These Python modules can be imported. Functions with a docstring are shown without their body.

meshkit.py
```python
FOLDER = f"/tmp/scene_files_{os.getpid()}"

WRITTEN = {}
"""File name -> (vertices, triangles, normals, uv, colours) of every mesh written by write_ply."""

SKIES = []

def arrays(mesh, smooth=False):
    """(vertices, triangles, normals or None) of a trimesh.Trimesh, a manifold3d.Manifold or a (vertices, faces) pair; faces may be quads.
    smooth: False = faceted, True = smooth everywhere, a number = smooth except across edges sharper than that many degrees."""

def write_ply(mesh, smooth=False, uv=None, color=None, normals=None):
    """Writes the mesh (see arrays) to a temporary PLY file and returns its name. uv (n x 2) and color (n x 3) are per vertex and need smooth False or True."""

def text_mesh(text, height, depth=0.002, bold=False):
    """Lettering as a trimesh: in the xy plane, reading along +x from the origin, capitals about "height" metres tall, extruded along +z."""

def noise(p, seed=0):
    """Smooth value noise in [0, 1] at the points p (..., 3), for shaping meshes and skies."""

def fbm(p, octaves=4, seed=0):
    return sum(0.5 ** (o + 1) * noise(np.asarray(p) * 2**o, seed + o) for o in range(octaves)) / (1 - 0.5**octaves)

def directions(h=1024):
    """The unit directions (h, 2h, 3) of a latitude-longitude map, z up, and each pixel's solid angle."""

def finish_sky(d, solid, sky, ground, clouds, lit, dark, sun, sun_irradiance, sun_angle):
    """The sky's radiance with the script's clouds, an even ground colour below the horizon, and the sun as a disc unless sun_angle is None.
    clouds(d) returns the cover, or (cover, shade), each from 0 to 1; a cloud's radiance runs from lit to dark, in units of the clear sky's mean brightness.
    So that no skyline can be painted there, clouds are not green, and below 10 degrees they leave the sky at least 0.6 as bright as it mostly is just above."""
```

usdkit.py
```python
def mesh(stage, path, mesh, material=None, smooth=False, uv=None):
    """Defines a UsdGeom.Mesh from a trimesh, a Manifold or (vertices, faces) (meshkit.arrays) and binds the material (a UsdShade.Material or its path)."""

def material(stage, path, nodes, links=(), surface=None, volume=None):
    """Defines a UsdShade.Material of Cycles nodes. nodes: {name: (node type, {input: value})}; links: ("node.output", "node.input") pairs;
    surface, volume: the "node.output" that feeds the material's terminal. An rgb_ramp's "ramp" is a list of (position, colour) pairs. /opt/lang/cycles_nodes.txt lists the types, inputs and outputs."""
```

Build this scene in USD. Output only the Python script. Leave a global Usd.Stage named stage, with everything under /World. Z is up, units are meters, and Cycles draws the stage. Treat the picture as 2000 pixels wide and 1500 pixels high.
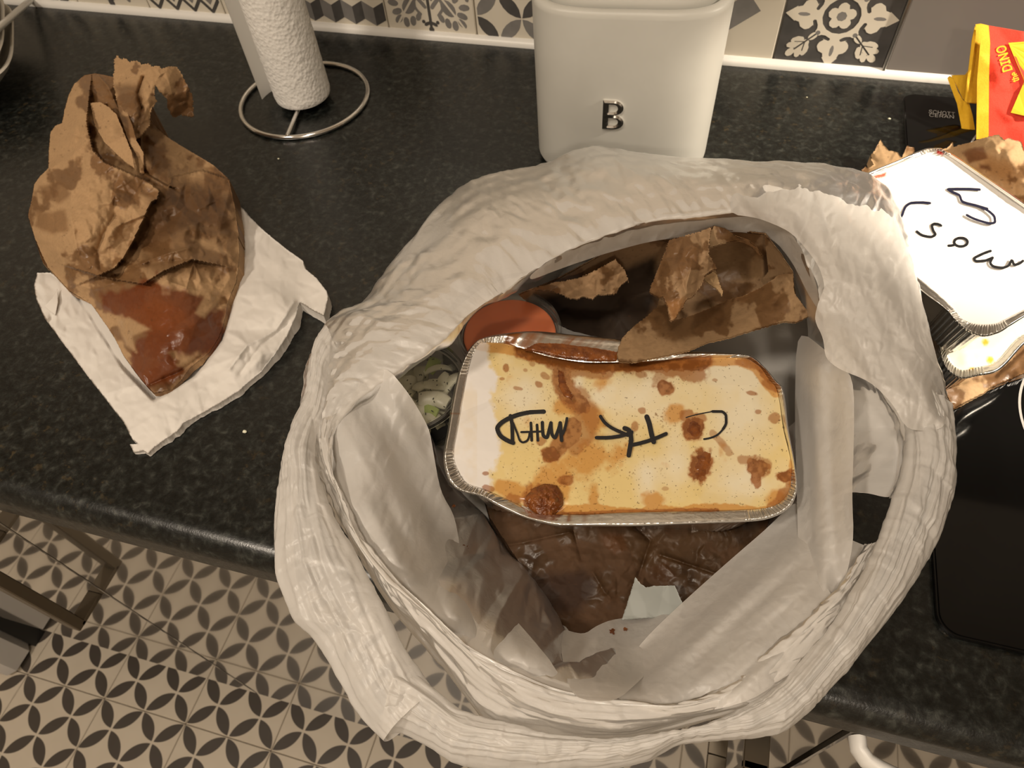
import math, random
import numpy as np, trimesh, shapely, meshkit, usdkit
from shapely.geometry import Polygon, LineString, Point, MultiPolygon
from shapely import affinity
from scipy.spatial import Delaunay
from scipy.interpolate import LinearNDInterpolator, RBFInterpolator, CubicSpline, PchipInterpolator
from pxr import Usd, UsdGeom, UsdLux, UsdShade, Gf, Sdf, Vt

stage = Usd.Stage.CreateInMemory()
UsdGeom.SetStageUpAxis(stage, 'Z'); UsdGeom.SetStageMetersPerUnit(stage, 1.0)
UsdGeom.Xform.Define(stage, '/World'); UsdGeom.Scope.Define(stage, '/World/Looks')

# ---------------------------------------------------------------- camera
Z0 = 0.9                                   # worktop height above the floor
FPX = 1400.0                               # focal length in pixels of the 2000 px wide picture
CAM = np.array([0.104238, -0.120884, 0.415903])     # above the worktop's front edge
_m = np.array([[0.962970, 0.261980, -0.063686], [0.177304, -0.793311, -0.582427], [-0.203107, 0.549568, -0.810384]])
_u, _, _v = np.linalg.svd(_m); ROT = _u @ _v       # rows: image right, image down, forward
cam = UsdGeom.Camera.Define(stage, '/World/camera')
cam.CreateHorizontalApertureAttr(36.0); cam.CreateVerticalApertureAttr(27.0)
cam.CreateFocalLengthAttr(36.0 * FPX / 2000.0)
cam.CreateClippingRangeAttr(Gf.Vec2f(0.02, 100.0))
cam.CreateFStopAttr(22.0); cam.CreateFocusDistanceAttr(0.36)
EXPOSURE = -0.78
cam.CreateExposureAttr(EXPOSURE)
_mat = np.eye(4); _mat[:3, 0] = ROT[0]; _mat[:3, 1] = -ROT[1]; _mat[:3, 2] = -ROT[2]; _mat[:3, 3] = CAM + [0, 0, Z0]
UsdGeom.Xformable(cam).AddTransformOp().Set(Gf.Matrix4d(_mat.T.tolist()))

# ---------------------------------------------------------------- lights
def light(kind, name, pos, rot=(0, 0, 0), intensity=1.0, color=(1, 1, 1), cone=None, **kw):
    l = getattr(UsdLux, kind).Define(stage, '/World/' + name)
    l.CreateIntensityAttr(intensity); l.CreateColorAttr(Gf.Vec3f(*color))
    for k, v in kw.items(): getattr(l, f'Create{k[0].upper()}{k[1:]}Attr')(v)
    if cone:
        s = UsdLux.ShapingAPI.Apply(l.GetPrim()); s.CreateShapingConeAngleAttr(cone[0]); s.CreateShapingConeSoftnessAttr(cone[1])
    x = UsdGeom.Xformable(l); x.AddTranslateOp().Set(Gf.Vec3d(*pos)); x.AddRotateXYZOp().Set(Gf.Vec3f(*rot))
    return l
WARM = (1.0, 0.86, 0.70)
light('DiskLight', 'ceiling_spot_light', (-0.75, -0.75, 2.36), (0, 0, 0), 300.0, WARM, radius=0.10)
light('DiskLight', 'ceiling_spot_light_001', (0.40, -1.75, 2.36), (0, 0, 0), 280.0, WARM, radius=0.10)
light('DiskLight', 'ceiling_spot_light_002', (0.05, -0.40, 2.36), (0, 0, 0), 120.0, WARM, radius=0.10)
light('SphereLight', 'hood_light', (0.95, 0.40, Z0 + 0.60), (0, 47.0, 0), 6200.0, (1.0, 0.87, 0.70), cone=(16.0, 0.35), radius=0.022)
dome = UsdLux.DomeLight.Define(stage, '/World/ambient_dome'); dome.CreateIntensityAttr(0.02); dome.CreateColorAttr(Gf.Vec3f(1, .9, .78))

# ---------------------------------------------------------------- helpers
def at(px, py, z=None, y=None):
    """The point of the room seen at a pixel of the photograph, at a height above the worktop or at a depth."""
    px, py = np.broadcast_arrays(np.asarray(px, float), np.asarray(py, float))
    d = np.stack([px - 1000, py - 750, np.full(px.shape, FPX)], -1) @ ROT
    t = (np.asarray(z, float) - CAM[2]) / d[..., 2] if z is not None else (np.asarray(y, float) - CAM[1]) / d[..., 1]
    return CAM + t[..., None] * d + [0, 0, Z0]

used = {}
def unique(parent, name):
    k = parent + '/' + name; n = used.get(k, 0); used[k] = n + 1
    return k if n == 0 else f'{k}_{n:03d}'
def meta(p, label=None, cat=None, group=None, kind=None):
    for k, v in (('label', label), ('category', cat), ('group', group), ('kind', kind)):
        if v: p.SetCustomDataByKey(k, v)
    return p
def thing(name, label=None, cat=None, group=None, kind=None, loc=(0, 0, 0), rotz=0, roty=0, rotx=0):
    x = UsdGeom.Xform.Define(stage, unique('/World', name))
    if any(loc): x.AddTranslateOp().Set(Gf.Vec3d(*map(float, loc)))
    if rotz: x.AddRotateZOp().Set(float(rotz))
    if roty: x.AddRotateYOp().Set(float(roty))
    if rotx: x.AddRotateXOp().Set(float(rotx))
    return meta(x.GetPrim(), label, cat, group, kind)
def obj(name, mesh, mat, parent=None, smooth=False, prim=None, origin=None, **tags):
    """One Mesh. parent: a prim, or None for top level. prim: {primvar: per-vertex array}."""
    path = unique(str(parent.GetPath()) if parent else '/World', name)
    if prim:
        v, f, n = meshkit.arrays(mesh, True if smooth else False)
    else:
        v, f, n = meshkit.arrays(mesh, smooth)
    v = np.asarray(v, float)
    if origin is not None: v = v - np.asarray(origin, float)
    m = UsdGeom.Mesh.Define(stage, path)
    m.CreatePointsAttr(Vt.Vec3fArray.FromNumpy(v.astype(np.float32)))
    m.CreateFaceVertexCountsAttr(Vt.IntArray.FromNumpy(np.full(len(f), 3, np.int32)))
    m.CreateFaceVertexIndicesAttr(Vt.IntArray.FromNumpy(f.astype(np.int32).ravel()))
    m.CreateSubdivisionSchemeAttr('none')
    if n is not None:
        m.CreateNormalsAttr(Vt.Vec3fArray.FromNumpy(n.astype(np.float32))); m.SetNormalsInterpolation('vertex')
    if prim:
        for k, a in prim.items():
            a = np.asarray(a, np.float32)
            pv = UsdGeom.PrimvarsAPI(m)
            if a.ndim == 2: pv.CreatePrimvar(k, Sdf.ValueTypeNames.Color3fArray, 'vertex').Set(Vt.Vec3fArray.FromNumpy(a))
            else: pv.CreatePrimvar(k, Sdf.ValueTypeNames.FloatArray, 'vertex').Set(Vt.FloatArray.FromNumpy(a))
    UsdShade.MaterialBindingAPI.Apply(m.GetPrim()).Bind(mat)
    if origin is not None: UsdGeom.Xformable(m).AddTranslateOp().Set(Gf.Vec3d(*map(float, origin)))
    return meta(m.GetPrim(), **tags)
def box(x0, x1, y0, y1, z0, z1, bevel=0.0):
    if bevel <= 0:
        b = trimesh.creation.box([x1 - x0, y1 - y0, z1 - z0]); b.apply_translation([(x0 + x1) / 2, (y0 + y1) / 2, (z0 + z1) / 2]); return b
    e = bevel; pts = []
    for sx in (0, 1):
        for sy in (0, 1):
            for sz in (0, 1):
                c = np.array([(x0, x1)[sx], (y0, y1)[sy], (z0, z1)[sz]]); d = np.array([1 - 2 * sx, 1 - 2 * sy, 1 - 2 * sz]) * e
                for k in range(3):
                    q = c.astype(float).copy()
                    for j in range(3):
                        if j != k: q[j] += d[j]
                    pts.append(q)
    return trimesh.convex.convex_hull(np.array(pts))
def cat(*m): return trimesh.util.concatenate(list(m))
def tube(pts, r, sides=12, closed=False):
    p = np.asarray(pts, float); n = len(p)
    t = (np.roll(p, -1, 0) - np.roll(p, 1, 0)) if closed else np.gradient(p, axis=0)
    t /= np.linalg.norm(t, axis=1, keepdims=True) + 1e-12
    a = np.cross(t, np.where(np.abs(t[:, 2:]) < 0.9, [0, 0, 1.0], [1.0, 0, 0])); a /= np.linalg.norm(a, axis=1, keepdims=True)
    b = np.cross(t, a); ang = np.arange(sides) * 2 * np.pi / sides
    r = np.broadcast_to(r, (n,))
    v = p[:, None] + r[:, None, None] * (np.cos(ang)[None, :, None] * a[:, None] + np.sin(ang)[None, :, None] * b[:, None])
    return grid_mesh(v, wrap_u=closed, wrap_v=True, caps=not closed)
def grid_mesh(P, wrap_u=False, wrap_v=False, caps=False, flip=False, mask=None):
    nu, nv = P.shape[:2]
    i, j = np.meshgrid(np.arange(nu if wrap_u else nu - 1), np.arange(nv if wrap_v else nv - 1), indexing='ij')
    i2, j2 = (i + 1) % nu, (j + 1) % nv
    q = np.stack([i * nv + j, i2 * nv + j, i2 * nv + j2, i * nv + j2], -1)
    q = q[mask] if mask is not None else q.reshape(-1, 4)
    f = np.vstack([q[:, [0, 1, 2]], q[:, [0, 2, 3]]]); v = P.reshape(-1, 3)
    if caps:
        c0, c1 = len(v), len(v) + 1; v = np.vstack([v, P[0].mean(0), P[-1].mean(0)]); k = np.arange(nv); k2 = (k + 1) % nv
        f = np.vstack([f, np.stack([k2, k, np.full(nv, c0)], 1)[:, ::-1], np.stack([(nu - 1) * nv + k2, (nu - 1) * nv + k, np.full(nv, c1)], 1)])
    if flip: f = f[:, ::-1]
    return trimesh.Trimesh(v, f, process=False)
def lathe(profile, n=64, center=(0, 0, 0)):
    p = np.asarray(profile, float); a = np.arange(n) * 2 * np.pi / n
    v = np.stack([p[None, :, 0] * np.cos(a)[:, None], p[None, :, 0] * np.sin(a)[:, None], np.broadcast_to(p[None, :, 1], (n, len(p)))], -1) + np.asarray(center)
    return grid_mesh(v, wrap_u=True)
def extrude(poly, h):
    return cat(*[trimesh.creation.extrude_polygon(g, h, engine='earcut') for g in getattr(poly, 'geoms', [poly]) if g.area > 1e-12])
def smooth_line(pts, n=60, closed=False):
    p = np.asarray(pts, float)
    if closed: p = np.vstack([p, p[:1]])
    s = np.r_[0, np.cumsum(np.linalg.norm(np.diff(p[:, :2], axis=0), axis=1) + 1e-9)]
    cs = CubicSpline(s, p, bc_type='periodic') if closed else PchipInterpolator(s, p)
    return cs(np.linspace(0, s[-1], n, endpoint=not closed))
def densify(poly, step):
    p = np.asarray(poly, float); out = []
    for a, b in zip(p, np.roll(p, -1, 0)):
        k = max(1, int(round(np.linalg.norm(b - a) / step))); out.append(a + (b - a) * np.arange(k)[:, None] / k)
    return np.vstack(out)

# crumple: piecewise-linear facets between random points of random heights, which is how folded film and paper look
def facet(P, cell, seed, stretch=(1, 1), angle=0.0):
    P = np.asarray(P, float); c, s = math.cos(angle), math.sin(angle)
    Q = np.stack([(P[:, 0] * c + P[:, 1] * s) / stretch[0], (-P[:, 0] * s + P[:, 1] * c) / stretch[1]], 1) / cell
    lo, hi = Q.min(0) - 2.0, Q.max(0) + 2.0
    rng = np.random.default_rng(seed)
    gx, gy = np.meshgrid(np.arange(lo[0], hi[0] + 1), np.arange(lo[1], hi[1] + 1), indexing='ij')
    pts = np.stack([gx.ravel(), gy.ravel()], 1) + rng.uniform(-.48, .48, (gx.size, 2))
    return LinearNDInterpolator(pts, rng.uniform(-1, 1, len(pts)), fill_value=0.0)(Q)
def fb(P, scale, seed, octaves=4):
    P = np.asarray(P, float)
    q = np.zeros((len(P), 3)); q[:, :P.shape[1]] = P / scale
    return meshkit.fbm(q + 37.7, octaves, seed) - 0.5
def sfold(P, angle, across, along, amp, seed):
    """Soft hanging folds running at an angle."""
    P = np.asarray(P, float); c, s = math.cos(angle), math.sin(angle)
    return amp * 2 * fb(np.stack([(P[:, 0] * c + P[:, 1] * s) / along, (-P[:, 0] * s + P[:, 1] * c) / across], 1), 1.0, seed, 2)
def sstep(a, b, x):
    t = np.clip((x - a) / (b - a), 0, 1); return t * t * (3 - 2 * t)
def seg_dist(P, line):
    """Distance of points to a polyline, signed positive on its left."""
    P = np.asarray(P, float); best = np.full(len(P), 1e9); sg = np.zeros(len(P)); endf = np.zeros(len(P))
    for a, b in zip(np.asarray(line[:-1], float), np.asarray(line[1:], float)):
        d = b - a; t = np.clip(((P - a) @ d) / (d @ d), 0, 1); r = P - (a + t[:, None] * d); l = np.linalg.norm(r, axis=1)
        m = l < best; best[m] = l[m]; sg[m] = np.sign(d[0] * r[m, 1] - d[1] * r[m, 0])
    return best * np.where(sg == 0, 1, sg)

def sheet(outline, heights, step=3.0, crumple=(), folds=(), bottom=None, thick=None, extra=None, jag=0.0, seed=0, kernel='thin_plate_spline', smoothing=0.0):
    """A crumpled sheet or a filled bag. outline: its contour as the photograph shows it; heights: (px, py, height above the worktop) of
    points on it, smoothly joined; crumple: (cell, amplitude, stretch, angle); folds: (polyline, step height, width).
    Closed below: to the level 'bottom', or 'thick' under itself. Returns mesh, the vertices' picture coordinates and the height function."""
    out = densify(outline, step)
    if jag:
        rng = np.random.default_rng(seed + 5); c = np.roll(out, -1, 0) - np.roll(out, 1, 0); nrm = np.stack([c[:, 1], -c[:, 0]], 1) / (np.linalg.norm(c, axis=1, keepdims=True) + 1e-9)
        out = out + nrm * (rng.uniform(-1, 1, len(out)) * jag)[:, None]
    poly = Polygon(out).buffer(0)
    x0, y0, x1, y1 = poly.bounds; rng = np.random.default_rng(seed + 1)
    gx, gy = np.meshgrid(np.arange(x0, x1, step), np.arange(y0, y1, step * .87), indexing='ij')
    gx = gx + (np.arange(gx.shape[1]) % 2)[None, :] * step / 2
    g = np.stack([gx.ravel(), gy.ravel()], 1); inner = poly.buffer(-step * .55)
    g = g[shapely.contains_xy(inner, g[:, 0], g[:, 1])] + 0
    g = g + rng.uniform(-.12, .12, g.shape) * step
    P = np.vstack([out, g]); T = Delaunay(P).simplices
    c = P[T].mean(1); T = T[shapely.contains_xy(poly, c[:, 0], c[:, 1])]
    a, b, d = P[T[:, 0]], P[T[:, 1]], P[T[:, 2]]
    area = (b[:, 0] - a[:, 0]) * (d[:, 1] - a[:, 1]) - (b[:, 1] - a[:, 1]) * (d[:, 0] - a[:, 0])
    T = T[np.abs(area) > 1e-6]; area = area[np.abs(area) > 1e-6]
    T[area > 0] = T[area > 0][:, ::-1]            # image y runs down: this makes faces look up
    H = np.asarray(heights, float)
    base = RBFInterpolator(H[:, :2], H[:, 2], kernel=kernel, smoothing=smoothing)
    def zf(Q):
        Q = np.asarray(Q, float); z = base(Q)
        for k, cr in enumerate(crumple):
            cell, amp, st, an = (*cr, (1, 1), 0.0)[:4] if len(cr) < 4 else cr
            z = z + amp * facet(Q, cell, seed * 31 + k, st, an)
        for line, h, w in folds:
            d = seg_dist(Q, line); z = z + np.where(d > 0, h * np.exp(-np.abs(d) / w), 0) 
        if extra is not None: z = z + extra(Q)
        return z
    zt = np.maximum(zf(P), (bottom if bottom is not None else 0.0) + 0.0008)
    top = at(P[:, 0], P[:, 1], z=zt); low = top.copy()
    if bottom is not None: low[:, 2] = Z0 + bottom
    else: low[:, 2] -= (thick or 0.0004)
    n, nb = len(P), len(out)
    used_v = np.unique(T); k = np.arange(nb); k2 = (k + 1) % nb
    keep = np.isin(k, used_v) & np.isin(k2, used_v); k, k2 = k[keep], k2[keep]
    s = np.sign(Polygon(out).exterior.is_ccw - .5)
    side = np.vstack([np.stack([k, k2, k2 + n], 1), np.stack([k, k2 + n, k + n], 1)])
    if s > 0: side = side[:, ::-1]
    F = np.vstack([T, T[:, ::-1] + n, side])
    return trimesh.Trimesh(np.vstack([top, low]), F, process=False), np.vstack([P, P]), zf

def strokes(lines, width, zf, lift, n=40):
    """Pen strokes as thin inked ribbons lying on a surface."""
    parts = []
    for ln in lines:
        w = width
        if len(ln) and np.ndim(ln[0]) == 0: w, ln = ln[0], ln[1:]
        p = smooth_line(ln, max(12, n)) if len(ln) > 2 else np.asarray(ln, float)
        parts.append(LineString(p).buffer(w / 2, quad_segs=3).simplify(.2))
    u = shapely.union_all(parts); ms = []
    for g in getattr(u, 'geoms', [u]):
        g = Polygon(densify(list(g.exterior.coords)[:-1], 3), [list(h.coords)[:-1] for h in g.interiors])
        v, f = trimesh.creation.triangulate_polygon(g, engine='earcut')
        v = np.asarray(v); z = zf(v)
        top, low = at(v[:, 0], v[:, 1], z=z + lift), at(v[:, 0], v[:, 1], z=z + lift * .2)
        f = np.asarray(f); a, b, d = v[f[:, 0]], v[f[:, 1]], v[f[:, 2]]
        ar = (b[:, 0] - a[:, 0]) * (d[:, 1] - a[:, 1]) - (b[:, 1] - a[:, 1]) * (d[:, 0] - a[:, 0]); f[ar > 0] = f[ar > 0][:, ::-1]
        ms.append(trimesh.Trimesh(top, f, process=False))
    return cat(*ms)
# ---------------------------------------------------------------- materials
def mat(name, nodes, links=(), surface='p.BSDF'):
    return usdkit.material(stage, '/World/Looks/' + name, nodes, links, surface=surface)
def plain(name, color, rough=.5, **kw):
    return mat(name, {'p': ('principled_bsdf', dict(base_color=color, roughness=rough, **kw))})
def noisy(name, c1, c2, scale, rough=.5, bump=0.0, bscale=None, detail=4.0, lo=.35, hi=.65, bdist=.001, **kw):
    n = {'g': ('geometry', {}), 'n': ('noise_texture', dict(scale=scale, detail=detail)), 'r': ('rgb_ramp', dict(ramp=[(0, c1), (lo, c1), (hi, c2), (1, c2)])),
         'p': ('principled_bsdf', dict(roughness=rough, **kw))}
    l = [('g.position', 'n.vector'), ('n.fac', 'r.fac'), ('r.color', 'p.base_color')]
    if bump:
        n['bn'] = ('noise_texture', dict(scale=bscale or scale * 4, detail=4.0)); n['b'] = ('bump', dict(strength=bump, distance=bdist))
        l += [('g.position', 'bn.vector'), ('bn.fac', 'b.height'), ('b.normal', 'p.normal')]
    return mat(name, n, l)

M = {}
# dark laminate worktop: mottled green-black with pale cloudy and ochre flecks, slightly textured
M['worktop'] = mat('worktop_laminate', {
    'g': ('geometry', {}), 'n1': ('noise_texture', dict(scale=120.0, detail=7.0, roughness=.66, distortion=.35)), 'n2': ('noise_texture', dict(scale=240.0, detail=5.0, roughness=.7)),
    'n3': ('noise_texture', dict(scale=14.0, detail=3.0)), 'n4': ('noise_texture', dict(scale=130.0, detail=3.0, roughness=.7)),
    'r1': ('rgb_ramp', dict(ramp=[(0, (.0025, .003, .0028)), (.46, (.0035, .0045, .004)), (.56, (.009, .0105, .0092)), (.68, (.027, .029, .025)), (1, (.048, .050, .042))])),
    'r2': ('rgb_ramp', dict(ramp=[(0, (.35, .35, .35)), (.42, (.65, .65, .65)), (.58, (1.5, 1.5, 1.5)), (1, (2.4, 2.4, 2.4))])),
    'mu': ('mix', dict(mix_type='multiply', fac=1.0)),
    'r3': ('rgb_ramp', dict(ramp=[(0, (0, 0, 0)), (.58, (0, 0, 0)), (.66, (1, 1, 1)), (1, (1, 1, 1))])), 'r5': ('rgb_ramp', dict(ramp=[(0, (0, 0, 0)), (.45, (0, 0, 0)), (.6, (.5, .5, .5)), (1, (.6, .6, .6))])),
    'm3': ('math', dict(math_type='multiply')), 'oc': ('mix', dict(color2=(.075, .052, .022))),
    'bn': ('noise_texture', dict(scale=700.0, detail=2.0)), 'b': ('bump', dict(strength=.22, distance=.0004)),
    'rr': ('map_range', dict(from_min=.3, from_max=.7, to_min=.24, to_max=.36)),
    'p': ('principled_bsdf', dict(roughness=.32, specular_ior_level=.6))},
    [('g.position', x + '.vector') for x in ('n1', 'n2', 'n3', 'n4', 'bn')] + [('n1.fac', 'r1.fac'), ('n2.fac', 'r2.fac'), ('r1.color', 'mu.color1'), ('r2.color', 'mu.color2'),
     ('n4.fac', 'r3.fac'), ('n3.fac', 'r5.fac'), ('r3.color', 'm3.value1'), ('r5.color', 'm3.value2'), ('m3.value', 'oc.fac'), ('mu.color', 'oc.color1'), ('oc.color', 'p.base_color'),
     ('bn.fac', 'b.height'), ('b.normal', 'p.normal'), ('n1.fac', 'rr.value'), ('rr.result', 'p.roughness')])
M['chipboard'] = noisy('chipboard', (.16, .10, .05), (.26, .17, .09), 300, .8)
M['tile_cream'] = noisy('tile_cream', (.70, .64, .53), (.75, .69, .58), 14, .28, bump=.05, bscale=120)
M['tile_dark'] = noisy('tile_print_charcoal', (.07, .066, .063), (.095, .089, .085), 60, .32)
M['tile_grey'] = noisy('tile_print_grey', (.20, .19, .18), (.245, .232, .22), 60, .32)
M['grout'] = plain('pale_grout', (.46, .41, .34), .85)
M['trim'] = plain('white_trim', (.82, .80, .76), .35)
M['panel'] = noisy('grey_glass_panel', (.21, .19, .175), (.23, .21, .19), 6, .22)
M['paint'] = plain('wall_paint', (.70, .64, .56), .9)
M['ceiling'] = plain('ceiling_paint', (.8, .76, .7), .9)
M['gloss'] = mat('glossy_door_front', {'p': ('principled_bsdf', dict(base_color=(.10, .085, .065), roughness=.06, specular_ior_level=.9, coat_weight=1.0, coat_roughness=.02, coat_ior=1.7))})
M['black'] = plain('black_gap', (.006, .006, .006), .6)
M['handle'] = plain('brushed_handle', (.20, .17, .13), .30, metallic=1.0)
M['steel'] = noisy('brushed_steel', (.48, .46, .42), (.58, .56, .52), 40, .28, metallic=1.0)
M['chrome'] = plain('chrome', (.88, .86, .83), .13, metallic=1.0)
M['hob'] = plain('black_hob_glass', (.0035, .0035, .0035), .06, specular_ior_level=.35)
M['hobprint'] = plain('hob_print', (.42, .41, .39), .4)
M['appliance'] = plain('pale_grey_enamel', (.62, .60, .58), .35)
M['ivory'] = noisy('matt_pale_grey_metal', (.53, .52, .475), (.55, .54, .495), 30, .42, bump=.03, bscale=900)
M['china'] = plain('white_china', (.66, .62, .55), .25)
M['towel'] = mat('paper_towel', {'g': ('geometry', {}), 'v': ('voronoi_texture', dict(scale=310.0)), 'n': ('noise_texture', dict(scale=90.0, detail=3.0)), 'a': ('math', dict(math_type='add')),
    'b': ('bump', dict(strength=.55, distance=.0011)), 'p': ('principled_bsdf', dict(base_color=(.84, .82, .78), roughness=.95))},
    [('g.position', 'v.vector'), ('g.position', 'n.vector'), ('v.distance', 'a.value1'), ('n.fac', 'a.value2'), ('a.value', 'b.height'), ('b.normal', 'p.normal')])
M['towel_flat'] = plain('paper_towel_sheet', (.80, .78, .74), .95)
def paper(name, rough_dry=.8, rough_wet=.28, bump=.25):
    return mat(name, {'c': ('attribute', dict(attribute='col')), 'w': ('attribute', dict(attribute='wet')), 'g': ('geometry', {}),
        'n': ('noise_texture', dict(scale=420.0, detail=4.0)), 'mx': ('mix', dict(mix_type='multiply', fac=1.0)), 'rp': ('rgb_ramp', dict(ramp=[(0, (.78, .77, .75)), (.5, (1, 1, 1)), (1, (1.12, 1.12, 1.12))])),
        'b': ('bump', dict(strength=bump, distance=.0005)), 'r': ('map_range', dict(from_min=0.0, from_max=1.0, to_min=rough_dry, to_max=rough_wet)),
        'p': ('principled_bsdf', dict(specular_ior_level=.4)), 't': ('translucent_bsdf', {}), 'm': ('mix_closure', dict(fac=.12))},
        [('g.position', 'n.vector'), ('n.fac', 'rp.fac'), ('c.color', 'mx.color1'), ('rp.color', 'mx.color2'), ('mx.color', 'p.base_color'), ('mx.color', 't.color'), ('n.fac', 'b.height'), ('b.normal', 'p.normal'),
         ('w.fac', 'r.value'), ('r.result', 'p.roughness'), ('p.BSDF', 'm.closure1'), ('t.BSDF', 'm.closure2')], surface='m.closure')
M['kraft'] = paper('kraft_paper')
M['white_paper'] = mat('white_paper', {'g': ('geometry', {}), 'n': ('noise_texture', dict(scale=40.0, detail=5.0)), 'b': ('bump', dict(strength=.25, distance=.0015)),
    'p': ('principled_bsdf', dict(base_color=(.80, .765, .72), roughness=.8, specular_ior_level=.3)), 't': ('translucent_bsdf', dict(color=(.8, .76, .7))), 'm': ('mix_closure', dict(fac=.15))},
    [('g.position', 'n.vector'), ('n.fac', 'b.height'), ('b.normal', 'p.normal'), ('p.BSDF', 'm.closure1'), ('t.BSDF', 'm.closure2')], surface='m.closure')
M['card'] = mat('lid_card', {'c': ('attribute', dict(attribute='col')), 'w': ('attribute', dict(attribute='wet')), 'g': ('geometry', {}), 'n': ('noise_texture', dict(scale=200.0, detail=4.0)),
    'b': ('bump', dict(strength=.15, distance=.0006)), 'r': ('map_range', dict(from_min=0.0, from_max=1.0, to_min=.62, to_max=.2)), 'p': ('principled_bsdf', dict(specular_ior_level=.4))},
    [('g.position', 'n.vector'), ('n.fac', 'b.height'), ('b.normal', 'p.normal'), ('c.color', 'p.base_color'), ('w.fac', 'r.value'), ('r.result', 'p.roughness')])
M['foil'] = mat('aluminium_foil', {'w': ('attribute', dict(attribute='wet')), 'g': ('geometry', {}), 'n': ('noise_texture', dict(scale=260.0, detail=3.0)), 'b': ('bump', dict(strength=.35, distance=.0008)),
    'p': ('principled_bsdf', dict(base_color=(.86, .84, .80), metallic=1.0, roughness=.24)), 's': ('principled_bsdf', dict(base_color=(.20, .065, .012), roughness=.22)), 'm': ('mix_closure', {})},
    [('g.position', 'n.vector'), ('n.fac', 'b.height'), ('b.normal', 'p.normal'), ('p.BSDF', 'm.closure1'), ('s.BSDF', 'm.closure2'), ('w.fac', 'm.fac')], surface='m.closure')
# thin white carrier-bag film: scatters, lets light through, a little see-through, with a waxy sheen
def film(name, clear, bump=.35):
    return mat(name, {'g': ('geometry', {}), 'n': ('noise_texture', dict(scale=150.0, detail=4.0, distortion=1.2)), 'b': ('bump', dict(strength=bump, distance=.0009)),
        'd': ('diffuse_bsdf', dict(color=(.90, .875, .84))), 't': ('translucent_bsdf', dict(color=(.90, .87, .83))), 'tr': ('transparent_bsdf', dict(color=(.97, .96, .94))),
        'gl': ('glossy_bsdf', dict(color=(1, 1, 1), roughness=.36)), 'fr': ('fresnel', dict(IOR=1.38)), 'm1': ('mix_closure', dict(fac=.40)), 'm2': ('mix_closure', dict(fac=clear)), 'm3': ('mix_closure', {})},
        [('g.position', 'n.vector'), ('n.fac', 'b.height'), ('b.normal', 'd.normal'), ('b.normal', 't.normal'), ('b.normal', 'gl.normal'), ('d.BSDF', 'm1.closure1'), ('t.BSDF', 'm1.closure2'),
         ('m1.closure', 'm2.closure1'), ('tr.BSDF', 'm2.closure2'), ('m2.closure', 'm3.closure1'), ('gl.BSDF', 'm3.closure2'), ('fr.fac', 'm3.fac')], surface='m3.closure')
M['film'] = film('carrier_bag_film', .21, .22)
M['clear_plastic'] = mat('clear_plastic', {'tr': ('transparent_bsdf', dict(color=(.975, .975, .965))), 'gl': ('glossy_bsdf', dict(roughness=.08)), 'd': ('diffuse_bsdf', dict(color=(.7, .68, .62))), 'lw': ('layer_weight', dict(blend=.14)),
    'm0': ('mix_closure', dict(fac=.035)), 'm': ('mix_closure', {})},
    [('tr.BSDF', 'm0.closure1'), ('d.BSDF', 'm0.closure2'), ('m0.closure', 'm.closure1'), ('gl.BSDF', 'm.closure2'), ('lw.fresnel', 'm.fac')], surface='m.closure')
M['orange_sauce'] = noisy('orange_sauce', (.78, .17, .04), (.84, .20, .055), 50, .25)
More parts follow.
